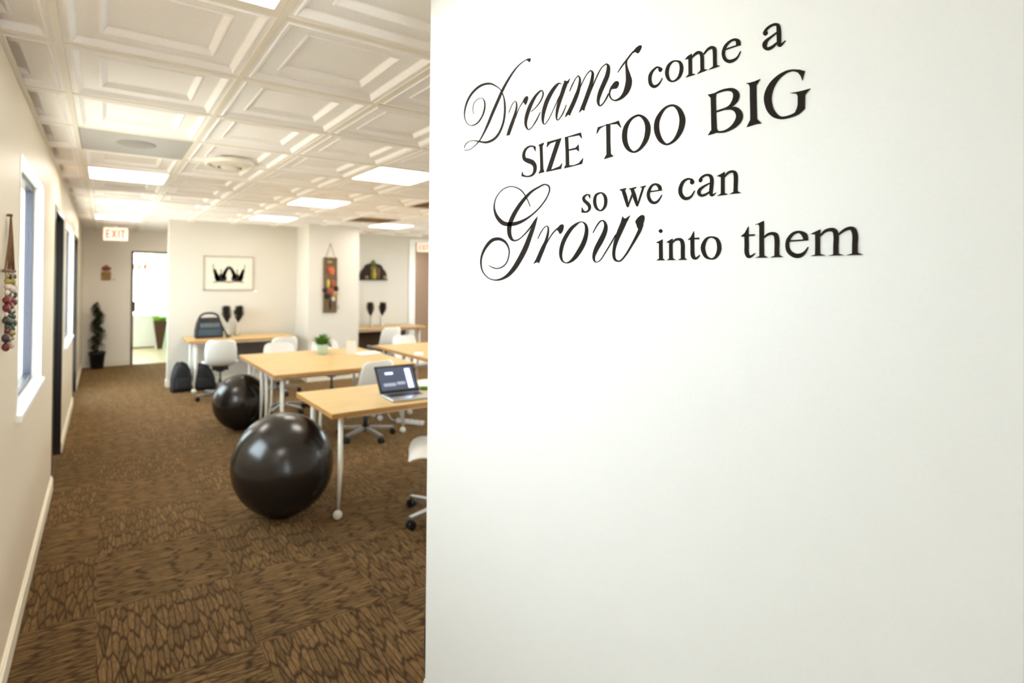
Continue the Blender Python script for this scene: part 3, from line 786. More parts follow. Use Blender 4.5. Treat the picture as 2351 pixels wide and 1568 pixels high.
letter(w_, 'letter_e', Hh, h1, [('S', [(992,374,17),(1090,360,15),(1174,347,16)]), ('S', [(1150,346,38),(1140,300,46),(1090,266,28),(1030,290,28),(990,370,38),(985,440,40),(1015,505,42),(1065,530,38),(1120,505,24),(1177,418,7)])])
w_ = word('serif_word', 'small dark serif word can ending the third line')
letter(w_, 'letter_c', Hh, h1, [('C', [(1578,235),(1590,210),(1625,215),(1632,242),(1608,268),(1585,260)]), ('S', [(1612,222,36),(1596,202,32),(1545,190,24),(1480,230,36),(1442,310,46),(1440,390,50),(1475,450,50),(1525,470,44),(1590,440,24),(1642,356,7)])])
letter(w_, 'letter_a', Hh, h1, [('C', [(1702,215),(1708,190),(1735,180),(1750,205),(1735,232),(1712,238)]), ('S', [(1722,195,26),(1745,166,27),(1800,136,28),(1860,146,42),(1885,200,48),(1880,290,48),(1872,380,46),(1882,422,36),(1910,415,20),(1944,386,5)]), ('S', [(1862,250,16),(1790,285,22),(1722,335,36),(1702,385,46),(1730,425,38),(1790,415,30),(1860,370,17)])])
letter(w_, 'letter_n', Hh, h1, [('S', [(2040,125,48),(2040,250,48),(2040,405,50)]), ('P', [(1956,151),(2010,124),(2066,90),(2066,165),(2010,165)]), ('P', [(1962,432),(2015,400),(2066,390),(2120,410),(2060,420)]), ('S', [(2058,170,14),(2110,110,28),(2165,86,34),(2210,100,46),(2226,160,54),(2224,270,52),(2220,385,52)]), ('P', [(2136,407),(2195,375),(2247,365),(2304,390),(2240,398)])])

w_ = word('script_word', 'dark vinyl script word Grow with a looped capital G on white wall')
Fo, f1 = (1095, 410), 6.4
letter(w_, 'letter_capital_g', Fo, f1, [
 ('S', [(785,412,7),(740,300,11),(660,180,15),(560,125,15),(470,120,13),(370,170,10),(290,270,10),(258,380,15),(265,480,29),(310,580,50),(390,655,62),(500,670,58),(620,645,46),(760,570,24),(900,450,15),(1010,310,13),(1065,190,13),(1060,115,19),(1000,86,19),(920,120,21),(800,195,31),(690,310,44),(590,450,52),(520,580,58),(480,700,60),(478,800,56),(500,870,46),(545,910,26),(620,890,13),(700,820,13),(790,715,18),(850,620,15),(893,560,5)]),
 ('S', [(885,580,10),(830,720,46),(780,850,58),(720,1010,68),(640,1170,68),(540,1330,60),(430,1440,42),(300,1490,22),(180,1465,13),(90,1370,15),(62,1250,21),(75,1130,27),(130,1010,38),(220,910,48),(320,885,46),(410,925,34),(465,1010,19),(475,1110,13),(440,1230,13),(370,1300,15),(290,1320,15),(220,1300,13),(173,1273,5)])])
Go, g1 = (1220, 480), 8.707
letter(w_, 'letter_r', Go, g1, [
 ('S', [(130,600,8),(180,490,13),(250,380,11),(318,338,13),(342,400,26),(327,520,38),(287,660,54),(235,780,74),(175,920,80),(120,1052,82)]), ('P', [(45,1095),(85,1020),(162,1020),(160,1085),(120,1060)]),
 ('S', [(285,730,9),(360,590,13),(440,470,15),(530,380,18)]), ('C', [(518,405),(570,330),(620,304),(649,338),(627,440),(577,497),(550,450)])])
letter(w_, 'letter_o', Go, g1, [('R', [(1010,255,15),(1080,300,36),(1107,400,58),(1092,540,74),(1042,690,86),(960,840,86),(870,970,72),(780,1050,42),(690,1075,19),(620,1030,32),(590,930,52),(600,800,66),(640,660,70),(710,520,70),(800,390,62),(890,310,46),(950,270,24)])])
letter(w_, 'letter_w', Go, g1, [
 ('S', [(1235,475,9),(1290,370,15),(1360,265,19),(1430,228,23),(1482,290,46),(1487,390,72),(1450,510,88),(1380,650,94),(1300,800,82),(1252,940,52),(1262,1030,31),(1310,1060,15),(1390,1010,11),(1480,870,15),(1590,690,17),(1690,510,14)]),
 ('S', [(1878,195,102),(1830,310,100),(1770,450,94),(1710,600,78),(1665,760,56),(1650,900,50),(1670,1000,44),(1730,1040,30),(1800,1020,24),(1900,900,26),(2010,720,36),(2100,560,48),(2170,420,62),(2205,300,74)]),
 ('P', [(1828,148),(1852,190),(1900,185),(1972,128),(1920,245),(1800,245)]), ('C', [(2088,250),(2130,180),(2200,125),(2252,130),(2260,200),(2225,320),(2165,400),(2130,380),(2108,310)])])

I, i1 = (1500, 500), 4.798
w_ = word('serif_word', 'dark serif word into following the script word Grow')
letter(w_, 'letter_i', I, i1, [('C', [(62,146),(83,124),(104,146),(83,168)]), ('S', [(84,258,36),(84,350,36),(86,458,38)]), ('P', [(32,272),(70,256),(103,238),(103,285),(68,284)]), ('P', [(37,470),(66,450),(106,448),(132,467)])])
letter(w_, 'letter_n', I, i1, [('S', [(195,255,36),(195,350,36),(196,456,38)]), ('P', [(145,272),(180,248),(213,230),(213,280),(180,278)]), ('P', [(152,467),(178,448),(216,446),(252,464)]), ('S', [(208,280,10),(240,246,20),(280,236,28),(312,250,36),(326,300,38),(326,380,38),(327,452,38)]), ('P', [(275,465),(308,446),(346,442),(376,462)])])
letter(w_, 'letter_t', I, i1, [('S', [(432,210,38),(432,320,38),(435,410,40),(455,445,31),(485,440,20),(514,410,6)]), ('P', [(380,243),(415,214),(449,148),(451,222),(507,217),(502,237),(451,238),(415,243)])])
letter(w_, 'letter_o', I, i1, [('R', [(645,212,17),(705,240,34),(728,320,44),(715,390,38),(680,440,24),(635,452,17),(580,425,34),(550,350,44),(556,290,40),(590,230,24)])])
w_ = word('serif_word', 'larger dark serif word them ending the quotation')
letter(w_, 'letter_t', I, i1, [('S', [(1028,175,44),(1030,290,44),(1030,380,44),(1050,425,38),(1085,420,22),(1122,390,7)]), ('P', [(965,206),(1010,168),(1049,97),(1051,182),(1121,181),(1114,199),(1051,202),(1008,209)])])
letter(w_, 'letter_h', I, i1, [('S', [(1195,55,48),(1195,250,48),(1196,428,50)]), ('P', [(1121,76),(1165,59),(1219,33),(1219,95),(1172,95),(1160,74)]), ('P', [(1126,442),(1172,421),(1222,416),(1272,437)]), ('S', [(1213,225,12),(1260,186,24),(1310,173,34),(1350,190,46),(1364,250,50),(1363,340,48),(1363,428,50)]), ('P', [(1291,437),(1338,418),(1390,411),(1434,432)])])
letter(w_, 'letter_e', I, i1, [('S', [(1485,256,18),(1600,250,17),(1706,242,17)]), ('S', [(1682,240,52),(1666,190,56),(1610,156,28),(1540,176,30),(1490,240,38),(1478,310,40),(1500,375,46),(1560,415,50),(1620,415,46),(1670,380,26),(1707,322,8)])])
letter(w_, 'letter_m', I, i1, [('S', [(1812,160,54),(1812,290,52),(1812,412,56)]), ('P', [(1731,180),(1785,154),(1841,128),(1841,195),(1785,186)]), ('P', [(1734,422),(1788,404),(1842,396),(1905,416)]), ('S', [(1835,205,12),(1890,150,28),(1950,131,38),(2000,145,52),(2016,210,54),(2013,310,54),(2013,412,56)]), ('P', [(1930,419),(1985,401),(2044,394),(2104,413)]), ('S', [(2036,190,14),(2100,140,28),(2160,116,36),(2205,130,54),(2226,200,60),(2223,300,58),(2223,402,60)]), ('P', [(2126,414),(2195,391),(2254,384),(2319,408)])])

# ================================================================== FURNITURE
def table_leg(b_, x, y, top, sx, sy):
    # two tapered rods that meet at the caster
    tube(b_, [(x+sx*0.012, y, top), (x+sx*0.012, y, top*0.5), (x, y, 0.075)], [0.017, 0.017, 0.009], 10)
    tube(b_, [(x+sx*0.045, y+sy*0.085, top), (x+sx*0.04, y+sy*0.07, top*0.5), (x, y, 0.075)], [0.011, 0.011, 0.007], 8)
def make_table(name, label, x0, x1, y0, y1, z=0.73, th=0.034, rails=True, legs=True):
    cx, cy = (x0+x1)/2, (y0+y1)/2
    hx, hy = (x1-x0)/2, (y1-y0)/2
    r_ = thing(name, label, 'table', (cx, cy, 0))
    b_ = BM(); box(b_, -hx, hx, -hy, hy, z-0.004, z, 0.0); obj('tabletop', b_, M_WOOD, r_)
    b_ = BM(); box(b_, -hx, hx, -hy, hy, z-th, z-0.004); obj('edge_band', b_, M_WOODEDGE, r_)
    for sx in (-1, 1):
        for sy in (-1, 1):
            lx, ly = sx*(hx-0.085), sy*(hy-0.095)
            b_ = BM(); table_leg(b_, lx, ly, z-th, -sx, -sy); lg = obj('leg', b_, M_LEGW, r_)
            b_ = BM(); lathe(b_, [(0.0, -0.016), (0.024, -0.016), (0.03, -0.01), (0.03, 0.01), (0.024, 0.016), (0.0, 0.016)], 20, (lx, ly+0.012, 0.031), 'X' if abs(sx) < 0 else 'Y')
            obj('caster', b_, M_LEGW, lg)
            b_ = BM(); lathe(b_, [(0.0, 0.017), (0.03, 0.017), (0.031, 0.03), (0.0, 0.03)], 20, (lx+0.002, ly+0.014, 0.032), 'Y'); obj('caster_tyre', b_, M_BLACKP, lg)
    if rails:
        b_ = BM()
        for sy in (-1, 1): box(b_, -hx+0.14, hx-0.14, sy*(hy-0.1)-0.012, sy*(hy-0.1)+0.012, z-th-0.03, z-th)
        obj('rail', b_, M_LEGW, r_)
    return r_
make_table('work_table', 'maple-topped rolling table holding the open laptop', 1.252, 2.74, 3.243, 3.985)
make_table('work_table', 'maple-topped table with the white-backed chair pushed in, joined to its twin', 1.30, 2.745, 4.78, 5.503)
make_table('work_table', 'maple-topped table holding the mint potted plant, joined to its twin', 1.30, 2.745, 5.507, 6.23)
make_table('work_table', 'maple-topped table with papers beyond the joined pair', 3.0, 4.45, 4.86, 5.58)
make_table('work_table', 'maple-topped table in front of the alcove, at the far side of the papers table', 3.0, 4.45, 5.584, 6.30)
dk = make_table('wall_desk', 'maple desk against the wall under the framed print', 0.985, 2.44, 7.86, 8.56)
b_ = BM(); box(b_, -0.16, 0.62, 0.27, 0.285, 0.42, 0.69); obj('desk_shade_panel', b_, M_DESKSHADE, dk)  # dark sheet standing in for the shade under the desk
dk = make_table('wall_desk', 'long maple desk in the alcove under the carved ornament', 3.56, 5.06, 8.42, 9.14)
b_ = BM(); box(b_, -0.70, 0.66, 0.27, 0.285, 0.30, 0.69); obj('desk_shade_panel', b_, mat('brown_desk_shade', (86, 68, 48), 0.9, var=0.1, scale=200), dk)  # brown sheet painting in the shade below the alcove desk

# ---- swivel chair
def shell_mesh():
    prof = [(-0.265, 0.795), (-0.262, 0.76), (-0.25, 0.68), (-0.232, 0.60), (-0.205, 0.525), (-0.16, 0.465), (-0.09, 0.437), (0.0, 0.430), (0.09, 0.437), (0.17, 0.445), (0.212, 0.438), (0.232, 0.424), (0.240, 0.410)]
    hw = [0.128, 0.172, 0.190, 0.194, 0.192, 0.188, 0.196, 0.220, 0.228, 0.226, 0.208, 0.172, 0.115]
    curl = [0.03, 0.04, 0.05, 0.055, 0.06, 0.06, 0.055, 0.045, 0.035, 0.025, 0.015, 0.008, 0.004]
    P = crom([(a[0], a[1], b, c) for a, b, c in zip(prof, hw, curl)], 4)
    b_ = BM(); nu = 16; rows = []
    for i, (y, z, w, c) in enumerate(P):
        a = P[max(0, i-1)]; d = P[min(len(P)-1, i+1)]
        ty, tz = d[0]-a[0], d[1]-a[1]; l = math.hypot(ty, tz)
        ny, nz = -tz/l, ty/l          # towards the sitter
        ny, nz = (ny, nz) if (ny*1+nz*1) > 0 else (-ny, -nz)
        row = []
        for k in range(nu+1):
            u = -1+2*k/nu
            q_ = abs(u)**2.4*c
            row.append(b_.verts.new((u*w, y+ny*q_, z+nz*q_)))
        rows.append(row)
    for r0, r1 in zip(rows, rows[1:]):
        for k in range(nu):
            f = b_.faces.new((r0[k], r0[k+1], r1[k+1], r1[k])); f.smooth = True
    # thickness
    bmesh.ops.recalc_face_normals(b_, faces=b_.faces)
    bmesh.ops.solidify(b_, geom=b_.faces[:], thickness=0.010)
    for f in b_.faces: f.smooth = True
    return b_
def make_chair():
    r_ = thing('swivel_chair', 'x', 'chair')
    obj('seat_shell', shell_mesh(), M_SHELL, r_)
    b_ = BM(); box(b_, -0.10, 0.10, -0.10, 0.10, 0.385, 0.425, 0.01); lathe(b_, [(0.0, 0.36), (0.05, 0.36), (0.06, 0.39), (0.0, 0.39)], 16)
    obj('seat_plate', b_, M_BLACKP, r_)
    b_ = BM(); lathe(b_, [(0.014, 0.10), (0.014, 0.37)], 14); lathe(b_, [(0.026, 0.075), (0.026, 0.24)], 14); obj('gas_column', b_, M_BLACKP, r_)
    b_ = BM(); lathe(b_, [(0.0, 0.065), (0.045, 0.065), (0.045, 0.105), (0.03, 0.115), (0.0, 0.115)], 18); obj('hub', b_, M_BLACKP, r_)
    for k in range(5):
        a = 2*math.pi*k/5+0.3
        dx, dy = math.cos(a), math.sin(a)
        b_ = BM()
        p0, p1 = Vector((dx*0.03, dy*0.03, 0.09)), Vector((dx*0.29, dy*0.29, 0.072))
        s_ = Vector((-dy, dx, 0))
        ring0 = [b_.verts.new(p0+s_*sx*0.024+Vector((0, 0, sz))) for sx, sz in ((-1, -0.014), (1, -0.014), (1, 0.016), (-1, 0.016))]
        ring1 = [b_.verts.new(p1+s_*sx*0.014+Vector((0, 0, sz))) for sx, sz in ((-1, -0.008), (1, -0.008), (1, 0.010), (-1, 0.010))]
        for q_ in range(4): b_.faces.new((ring0[q_], ring0[(q_+1) % 4], ring1[(q_+1) % 4], ring1[q_]))
        b_.faces.new(ring0[::-1]); b_.faces.new(ring1)
        lg = obj('base_leg', b_, M_METAL, r_)
        b_ = BM()
        c_ = Vector((dx*0.285, dy*0.285, 0.028)); ax = Vector((-dy, dx, 0))
        for s2 in (-1, 1): tube(b_, [c_+ax*s2*0.006, c_+ax*s2*0.024], 0.027, 14)
        tube(b_, [c_+Vector((0, 0, 0.02)), c_+Vector((0, 0, 0.05))], 0.008, 8)
        box(b_, c_.x-0.015, c_.x+0.015, c_.y-0.015, c_.y+0.015, 0.045, 0.058)
        obj('caster', b_, M_BLACKP, lg)
    return r_
ch0 = make_chair(); used = []
for c_ in ch0.children:
    if c_.name.startswith('base_leg'): c_.rotation_euler = (0, 0, math.radians(36.8))   # the base swivels freely under the seat
def chair(x, y, rot, label):
    g = 'white swivel chairs in the office'
    if not used:
        used.append(1); ch0.location = (x, y, 0); ch0.rotation_euler = (0, 0, rot); ch0['label'] = label; ch0['group'] = g
    else: dup(ch0, (x, y, 0), rot, label, g)
chair(1.97, 3.01, math.radians(60), 'white shell swivel chair cut off by the lettered wall, near the laptop table')
chair(2.27, 4.96, math.radians(8), 'white shell swivel chair with its back right behind the laptop')
chair(1.32, 7.47, math.radians(-8), 'white shell swivel chair at the desk under the framed print, below the handled bag')
chair(2.08, 7.45, math.radians(6), 'white shell swivel chair at the framed-print desk, at the end near the pillar')
chair(1.83, 6.37, math.radians(176), 'white shell swivel chair tucked under the joined tables behind the black ball')
chair(2.45, 6.38, math.radians(184), 'white shell swivel chair tucked under the joined tables behind the mint pot')
chair(4.02, 8.05, math.radians(5), 'white shell swivel chair at the alcove desk')
chair(3.62, 6.42, math.radians(180), 'white shell swivel chair tucked in at the table before the alcove desk')

# ---- exercise balls
for (x, y, r, lb) in ((1.05, 3.625, 0.338, 'large shiny black exercise ball beside the laptop table leg'), (1.25, 5.87, 0.287, 'shiny black exercise ball beside the joined tables')):
    b_ = BM(); ball(b_, (0, 0, r), r, 64, 40, (1, 1, 1))
    for v in b_.verts:
        if v.co.z < 0.06*r: v.co.z = max(0, v.co.z*0.4)
    o = thing('exercise_ball', lb, 'ball', (x, y, 0), 0, 'black exercise balls')
    obj('ball_skin', b_, M_BALL, o)
    b_ = BM(); lathe(b_, [(0.0, -0.002), (0.014, -0.002), (0.014, 0.003), (0.0, 0.004)], 14, (0, r*0.999, r), 'Y'); obj('valve_plug', b_, M_WHITE, o)

# ---- laptop
lt = thing('laptop', 'silver laptop with a lit dark screen open on maple table', 'laptop', (1.90, 3.43, 0.73), math.radians(-3))
lw, ld = 0.325, 0.225
b_ = BM(); box(b_, -lw/2, lw/2, -ld/2, ld/2, 0.001, 0.017, 0.004); obj('laptop_base', b_, M_METAL, lt)
b_ = BM()
for r in range(5):
    for c in range(13):
        x = -lw/2+0.03+c*0.0205; y = ld/2-0.035-r*0.0195
        box(b_, x, x+0.017, y-0.016, y, 0.0165, 0.0185)
obj('keyboard', b_, M_KEYS, lt)
b_ = BM(); box(b_, -0.05, 0.05, -ld/2+0.012, -0.04, 0.0168, 0.0176); obj('trackpad', b_, M_METAL, lt)
b_ = BM(); tube(b_, [(-0.13, ld/2, 0.014), (0.13, ld/2, 0.014)], 0.007, 10); obj('hinge', b_, M_BLACKP, lt)
ang = math.radians(35); ca, sa = math.cos(ang), math.sin(ang)
def lid_pt(x, h, d): return (x, ld/2+h*sa-d*ca, 0.016+h*ca+d*sa)
def lid_quad(b_, x0, x1, h0, h1, d):
    b_.faces.new([b_.verts.new(lid_pt(*p)) for p in ((x0, h0, d), (x1, h0, d), (x1, h1, d), (x0, h1, d))])
b_ = BM()
v = [b_.verts.new(lid_pt(x, h, d)) for x in (-lw/2, lw/2) for h in (0.0, 0.222) for d in (-0.007, 0.0)]
for f in ((0, 1, 3, 2), (4, 6, 7, 5), (0, 4, 5, 1), (2, 3, 7, 6), (0, 2, 6, 4), (1, 5, 7, 3)): b_.faces.new([v[k] for k in f])
lid = obj('lid', b_, M_BLACKP, lt)
b_ = BM(); lid_quad(b_, -lw/2+0.014, lw/2-0.014, 0.022, 0.208, 0.0008); obj('screen', b_, M_SCREEN, lid)
b_ = BM(); lid_quad(b_, 0.078, 0.122, 0.03, 0.190, 0.0014); obj('screen_sidebar', b_, M_SCREENB, lid)
b_ = BM(); lid_quad(b_, -0.09, -0.025, 0.15, 0.168, 0.0014); obj('screen_highlight', b_, M_SCREENB, lid)
b_ = BM(); lid_quad(b_, -0.12, -0.02, 0.055, 0.08, 0.0014); lid_quad(b_, -0.01, 0.06, 0.062, 0.086, 0.0014); obj('screen_rows', b_, M_SCREENG, lid)

# ---- things on tables
def sheet(x, y, z, w, d, rot, label, m=None):
    b_ = BM(); box(b_, -w/2, w/2, -d/2, d/2, 0.0005, 0.003)
    o = obj('paper_sheet', b_, m or M_PAPER, None, (x, y, z), rot); return tag(o, label, 'paper')
sheet(2.30, 3.78, 0.73, 0.22, 0.30, 0.3, 'loose white paper sheets beside the laptop')
r_ = thing('tape_roll', 'small green plastic dish beside the laptop papers', 'dish', (2.16, 3.62, 0.73))
b_ = BM(); lathe(b_, [(0.0, 0.001), (0.034, 0.001), (0.042, 0.018), (0.038, 0.018), (0.032, 0.006), (0.0, 0.005)], 24); obj('dish_body', b_, M_GREENPL, r_)
r_.name = 'green_dish'
sheet(2.62, 5.70, 0.73, 0.30, 0.21, 0.15, 'white paper sheet lying on the joined tables beside the card')
sheet(3.12, 5.36, 0.73, 0.10, 0.22, -0.5, 'white paper slip on the table beyond the joined pair')
cd = thing('tent_card', 'upright white table card on the joined tables', 'card', (2.44, 5.74, 0.73), math.radians(-15))
b_ = BM()
for s_ in (-1, 1):
    v = [b_.verts.new(p) for p in ((-0.055, s_*0.035, 0.001), (0.055, s_*0.035, 0.001), (0.055, 0.001*s_, 0.15), (-0.055, 0.001*s_, 0.15))]; b_.faces.new(v)
bmesh.ops.solidify(b_, geom=b_.faces[:], thickness=0.001)
obj('card_stock', b_, M_PAPER, cd)
# mint pot
pt = thing('potted_succulent', 'mint green pot with a bushy green succulent on joined tables', 'plant', (2.135, 5.86, 0.73))
b_ = BM(); lathe(b_, [(0.0, 0.001), (0.043, 0.001), (0.05, 0.01), (0.068, 0.10), (0.072, 0.115), (0.066, 0.116), (0.06, 0.10), (0.0, 0.095)], 28); obj('pot', b_, M_MINT, pt)
b_ = BM(); lathe(b_, [(0.0, 0.102), (0.058, 0.1), (0.062, 0.096)], 20, cap=False); obj('soil', b_, M_SOIL, pt)
def leaf(b_, base, d, L, w):
    d = Vector(d).normalized(); s_ = d.cross(Vector((0, 0, 1)))
    s_ = s_.normalized() if s_.length > 1e-3 else Vector((1, 0, 0))
    n_ = s_.cross(d); base = Vector(base)
    v = [b_.verts.new(p) for p in (base, base+d*L*0.45+s_*w+n_*0.15*w, base+d*L, base+d*L*0.45-s_*w+n_*0.15*w)]
    b_.faces.new(v)
b_ = BM()
for k in range(150):
    a = random.uniform(0, 2*math.pi); el = random.uniform(0.1, 1.5)
    d = (math.cos(a)*math.cos(el), math.sin(a)*math.cos(el), math.sin(el))
    base = (d[0]*0.03, d[1]*0.03, 0.1+random.uniform(0, 0.02)); leaf(b_, base, d, random.uniform(0.08, 0.145), 0.014)
for k in range(26):
    a = random.uniform(-0.9, 0.3)
    leaf(b_, (0.055*math.cos(a), 0.055*math.sin(a), 0.115-random.uniform(0, 0.02)), (math.cos(a), math.sin(a), random.uniform(-0.8, 0.3)), random.uniform(0.05, 0.09), 0.012)
o = obj('foliage', b_, M_LEAF, pt); o['kind'] = 'stuff'

# dried plume vases
def plume_vase(x, y, z, label, seed, lean):
    random.seed(seed)
    r_ = thing('plume_vase', label, 'vase', (x, y, z), 0, 'vases of dark dried plumes')
    b_ = BM(); lathe(b_, [(0.0, 0.001), (0.038, 0.001), (0.042, 0.02), (0.036, 0.09), (0.03, 0.15), (0.040, 0.19), (0.037, 0.19), (0.027, 0.15), (0.033, 0.09), (0.038, 0.02), (0.0, 0.01)], 20); obj('vase_body', b_, M_VASE, r_)
    b_ = BM()
    for k in range(9):
        a = random.uniform(0, 6.28); rr = random.uniform(0.02, 0.06)
        tube(b_, [(0, 0, 0.02), (lean*0.3+rr*0.15*math.cos(a), rr*0.15*math.sin(a), 0.17), (lean+rr*math.cos(a), rr*math.sin(a), 0.34)], 0.0018, 4)
    obj('stems', b_, M_STEM, r_)
    b_ = BM()
    for k in range(900):
        t = random.random()**0.9; a = random.uniform(0, 6.28)
        rad = (0.008+0.066*math.sin(2.6*t))*random.uniform(0.15, 1.0)
        base = (lean*(0.6+0.5*t)+rad*math.cos(a), rad*math.sin(a), 0.19+0.22*t)
        leaf(b_, base, (math.cos(a)*0.5, math.sin(a)*0.5, 1.0+random.uniform(-0.2, 0.4)), random.uniform(0.025, 0.055), 0.006)
    for k in range(34):
        a = random.uniform(0, 6.28)
        leaf(b_, (lean+0.03*math.cos(a), 0.03*math.sin(a), 0.37), (math.cos(a)*0.7, math.sin(a)*0.7, 1.0), random.uniform(0.05, 0.10), 0.004)
    o = obj('plumes', b_, M_DRIED, r_); o['kind'] = 'stuff'
plume_vase(1.585, 8.40, 0.73, 'glass vase of dark dried plumes on framed-print desk, beside the handled bag', 3, -0.02)
plume_vase(1.715, 8.40, 0.73, 'glass vase with the wider dark plume on the framed-print desk', 4, 0.03)
plume_vase(4.12, 8.80, 0.73, 'glass vase of dark dried plumes on alcove desk, nearer the pillar', 5, -0.02)
plume_vase(4.32, 8.78, 0.73, 'glass vase of dark dried plumes on alcove desk, farther from the pillar', 6, 0.02)

# handled bag on the desk
hb = thing('handled_bag', 'dark slate tote bag with an arched handle on wall desk', 'bag', (1.285, 8.20, 0.73), math.radians(4))
b_ = BM()
prof = [(-0.19, 0.0), (0.19, 0.0), (0.185, 0.10), (0.16, 0.22), (0.135, 0.285), (-0.135, 0.285), (-0.16, 0.22), (-0.185, 0.10)]
f0 = [b_.verts.new((x, -0.075, z+0.001)) for x, z in prof]; f1_ = [b_.verts.new((x*0.97, 0.075, z+0.001)) for x, z in prof]
b_.faces.new(f0); b_.faces.new(f1_[::-1])
for k in range(8): b_.faces.new((f0[k], f0[(k+1) % 8], f1_[(k+1) % 8], f1_[k]))
bmesh.ops.bevel(b_, geom=b_.edges[:], offset=0.014, segments=2, affect='EDGES')
obj('bag_body', b_, M_BAGGREY, hb)
b_ = BM(); box(b_, -0.155, 0.155, -0.092, -0.076, 0.035, 0.135, 0.008); obj('front_pocket', b_, M_BAGBLUE, hb)
b_ = BM(); box(b_, -0.135, 0.135, -0.090, -0.076, 0.15, 0.215, 0.008); obj('upper_pocket', b_, mat('grey_blue_nylon', (86, 96, 100), 0.65, var=0.2), hb)
b_ = BM(); tube(b_, crom([(-0.14, -0.02, 0.25), (-0.12, -0.02, 0.31), (-0.07, -0.02, 0.345), (0.0, -0.02, 0.355), (0.07, -0.02, 0.345), (0.12, -0.02, 0.31), (0.14, -0.02, 0.25)], 4), 0.015, 8); obj('handle', b_, M_FABRICK, hb)
b_ = BM(); box(b_, -0.185, 0.185, -0.083, -0.074, 0.002, 0.02, 0.003); obj('base_binding', b_, M_BAGRED, hb)
b_ = BM(); tube(b_, crom([(0.15, 0.0, 0.24), (0.20, -0.02, 0.12), (0.25, -0.03, 0.03), (0.29, -0.05, 0.012), (0.22, -0.06, 0.012)], 5), 0.011, 6); obj('shoulder_strap', b_, M_FABRICK, hb)

# backpacks under the desk
def sack(name, label, x, y, rot, w, d, h, lean):
    r_ = thing(name, label, 'bag', (x, y, 0), rot, 'black bags under the wall desk')
    b_ = BM()
    res = bmesh.ops.create_cube(b_, size=1)
    bmesh.ops.subdivide_edges(b_, edges=b_.edges[:], cuts=5, use_grid_fill=True)
    for v in b_.verts:
        x_, y_, z_ = v.co*2
        k = 1.0-0.22*max(0, z_)**2
        sx = math.copysign(abs(x_)**0.9, x_); sy = math.copysign(abs(y_)**0.9, y_)
        rr = 1.0-0.16*(x_*x_*y_*y_)-0.14*max(0, z_)*x_*x_
        v.co = Vector((sx*w/2*k*rr+lean*(z_+1)/2, sy*d/2*k*rr, max(0.0, (z_+1)/2*h*(1-0.13*x_*x_))+0.001+0.006*math.sin(9*x_+5*y_)*(z_ > -0.9)))
        for f in v.link_faces: f.smooth = True
    obj('bag_body', b_, M_FABRICK, r_)
    b_ = BM(); box(b_, -w*0.32+lean*0.3, w*0.32+lean*0.3, -d*0.5-0.025, -d*0.38, h*0.12, h*0.48, 0.02); obj('front_pocket', b_, M_BAGGREY, r_)
    b_ = BM(); tube(b_, crom([(-0.05+lean, 0, h*0.84), (-0.045+lean, 0, h*0.97), (0.045+lean, 0, h*0.97), (0.05+lean, 0, h*0.84)], 4), 0.008, 6); obj('grab_loop', b_, M_FABRICK, r_)
    b_ = BM(); tube(b_, crom([(w*0.2+lean, -d*0.4, h*0.75), (w*0.34, -d*0.56, h*0.4), (w*0.3, -d*0.52, 0.03)], 4), 0.010, 6); obj('shoulder_strap', b_, M_BAGGREY, r_)
sack('backpack', 'bulky black backpack on the carpet at the desk end', 0.935, 8.22, 0.1, 0.27, 0.22, 0.40, 0.0)
sack('soft_bag', 'slumped black bag between the desk leg and the black ball', 1.255, 8.22, -0.1, 0.30, 0.24, 0.36, -0.05)

# ---- framed print
pf = thing('framed_print', 'thin pewter framed print of dark brush strokes on white', 'picture', (1.63, YW, 1.66))
pw, ph = 0.365, 0.262
b_ = BM()
for a in (-1, 1):
    box(b_, -pw, pw, -0.022, -0.001, min(a*ph, a*(ph-0.02)), max(a*ph, a*(ph-0.02)))
    box(b_, min(a*pw, a*(pw-0.02)), max(a*pw, a*(pw-0.02)), -0.022, -0.001, -ph+0.014, ph-0.014)
obj('frame', b_, M_PFRAME, pf)
b_ = BM(); box(b_, -pw+0.014, pw-0.014, -0.010, -0.002, -ph+0.014, ph-0.014); mt = obj('mat_board', b_, mat('mat_board_cream', (226, 218, 202), 0.7, var=0.01), pf)
def brush(b_, pts):
    sm = crom(pts, 5); L, R_ = [], []
    for i, (x, z, w) in enumerate(sm):
        a = sm[max(0, i-1)]; c = sm[min(len(sm)-1, i+1)]
        dx, dz = c[0]-a[0], c[1]-a[1]; l = math.hypot(dx, dz) or 1
        L.append(b_.verts.new((x-dz/l*w/2, -0.0105, z+dx/l*w/2))); R_.append(b_.verts.new((x+dz/l*w/2, -0.0105, z-dx/l*w/2)))
    for i in range(len(sm)-1): b_.faces.new((L[i], L[i+1], R_[i+1], R_[i]))
b_ = BM()
for s_ in (-1, 1):
    brush(b_, [(s_*0.0, 0.10, 0.035), (s_*0.04, 0.05, 0.05), (s_*0.065, -0.02, 0.045), (s_*0.07, -0.07, 0.07), (s_*0.05, -0.11, 0.05)])
    brush(b_, [(s_*0.215, 0.06, 0.04), (s_*0.195, 0.0, 0.055), (s_*0.17, -0.06, 0.06), (s_*0.16, -0.11, 0.05)])
    brush(b_, [(s_*0.12, 0.0, 0.015), (s_*0.118, -0.05, 0.06), (s_*0.115, -0.125, 0.07)])
    brush(b_, [(s_*0.19, 0.02, 0.03), (s_*0.18, -0.05, 0.07), (s_*0.15, -0.12, 0.07)])
    brush(b_, [(s_*0.03, 0.07, 0.03), (s_*0.07, 0.0, 0.05), (s_*0.085, -0.08, 0.06)])
obj('dark_strokes', b_, M_PRINT, mt)
b_ = BM()
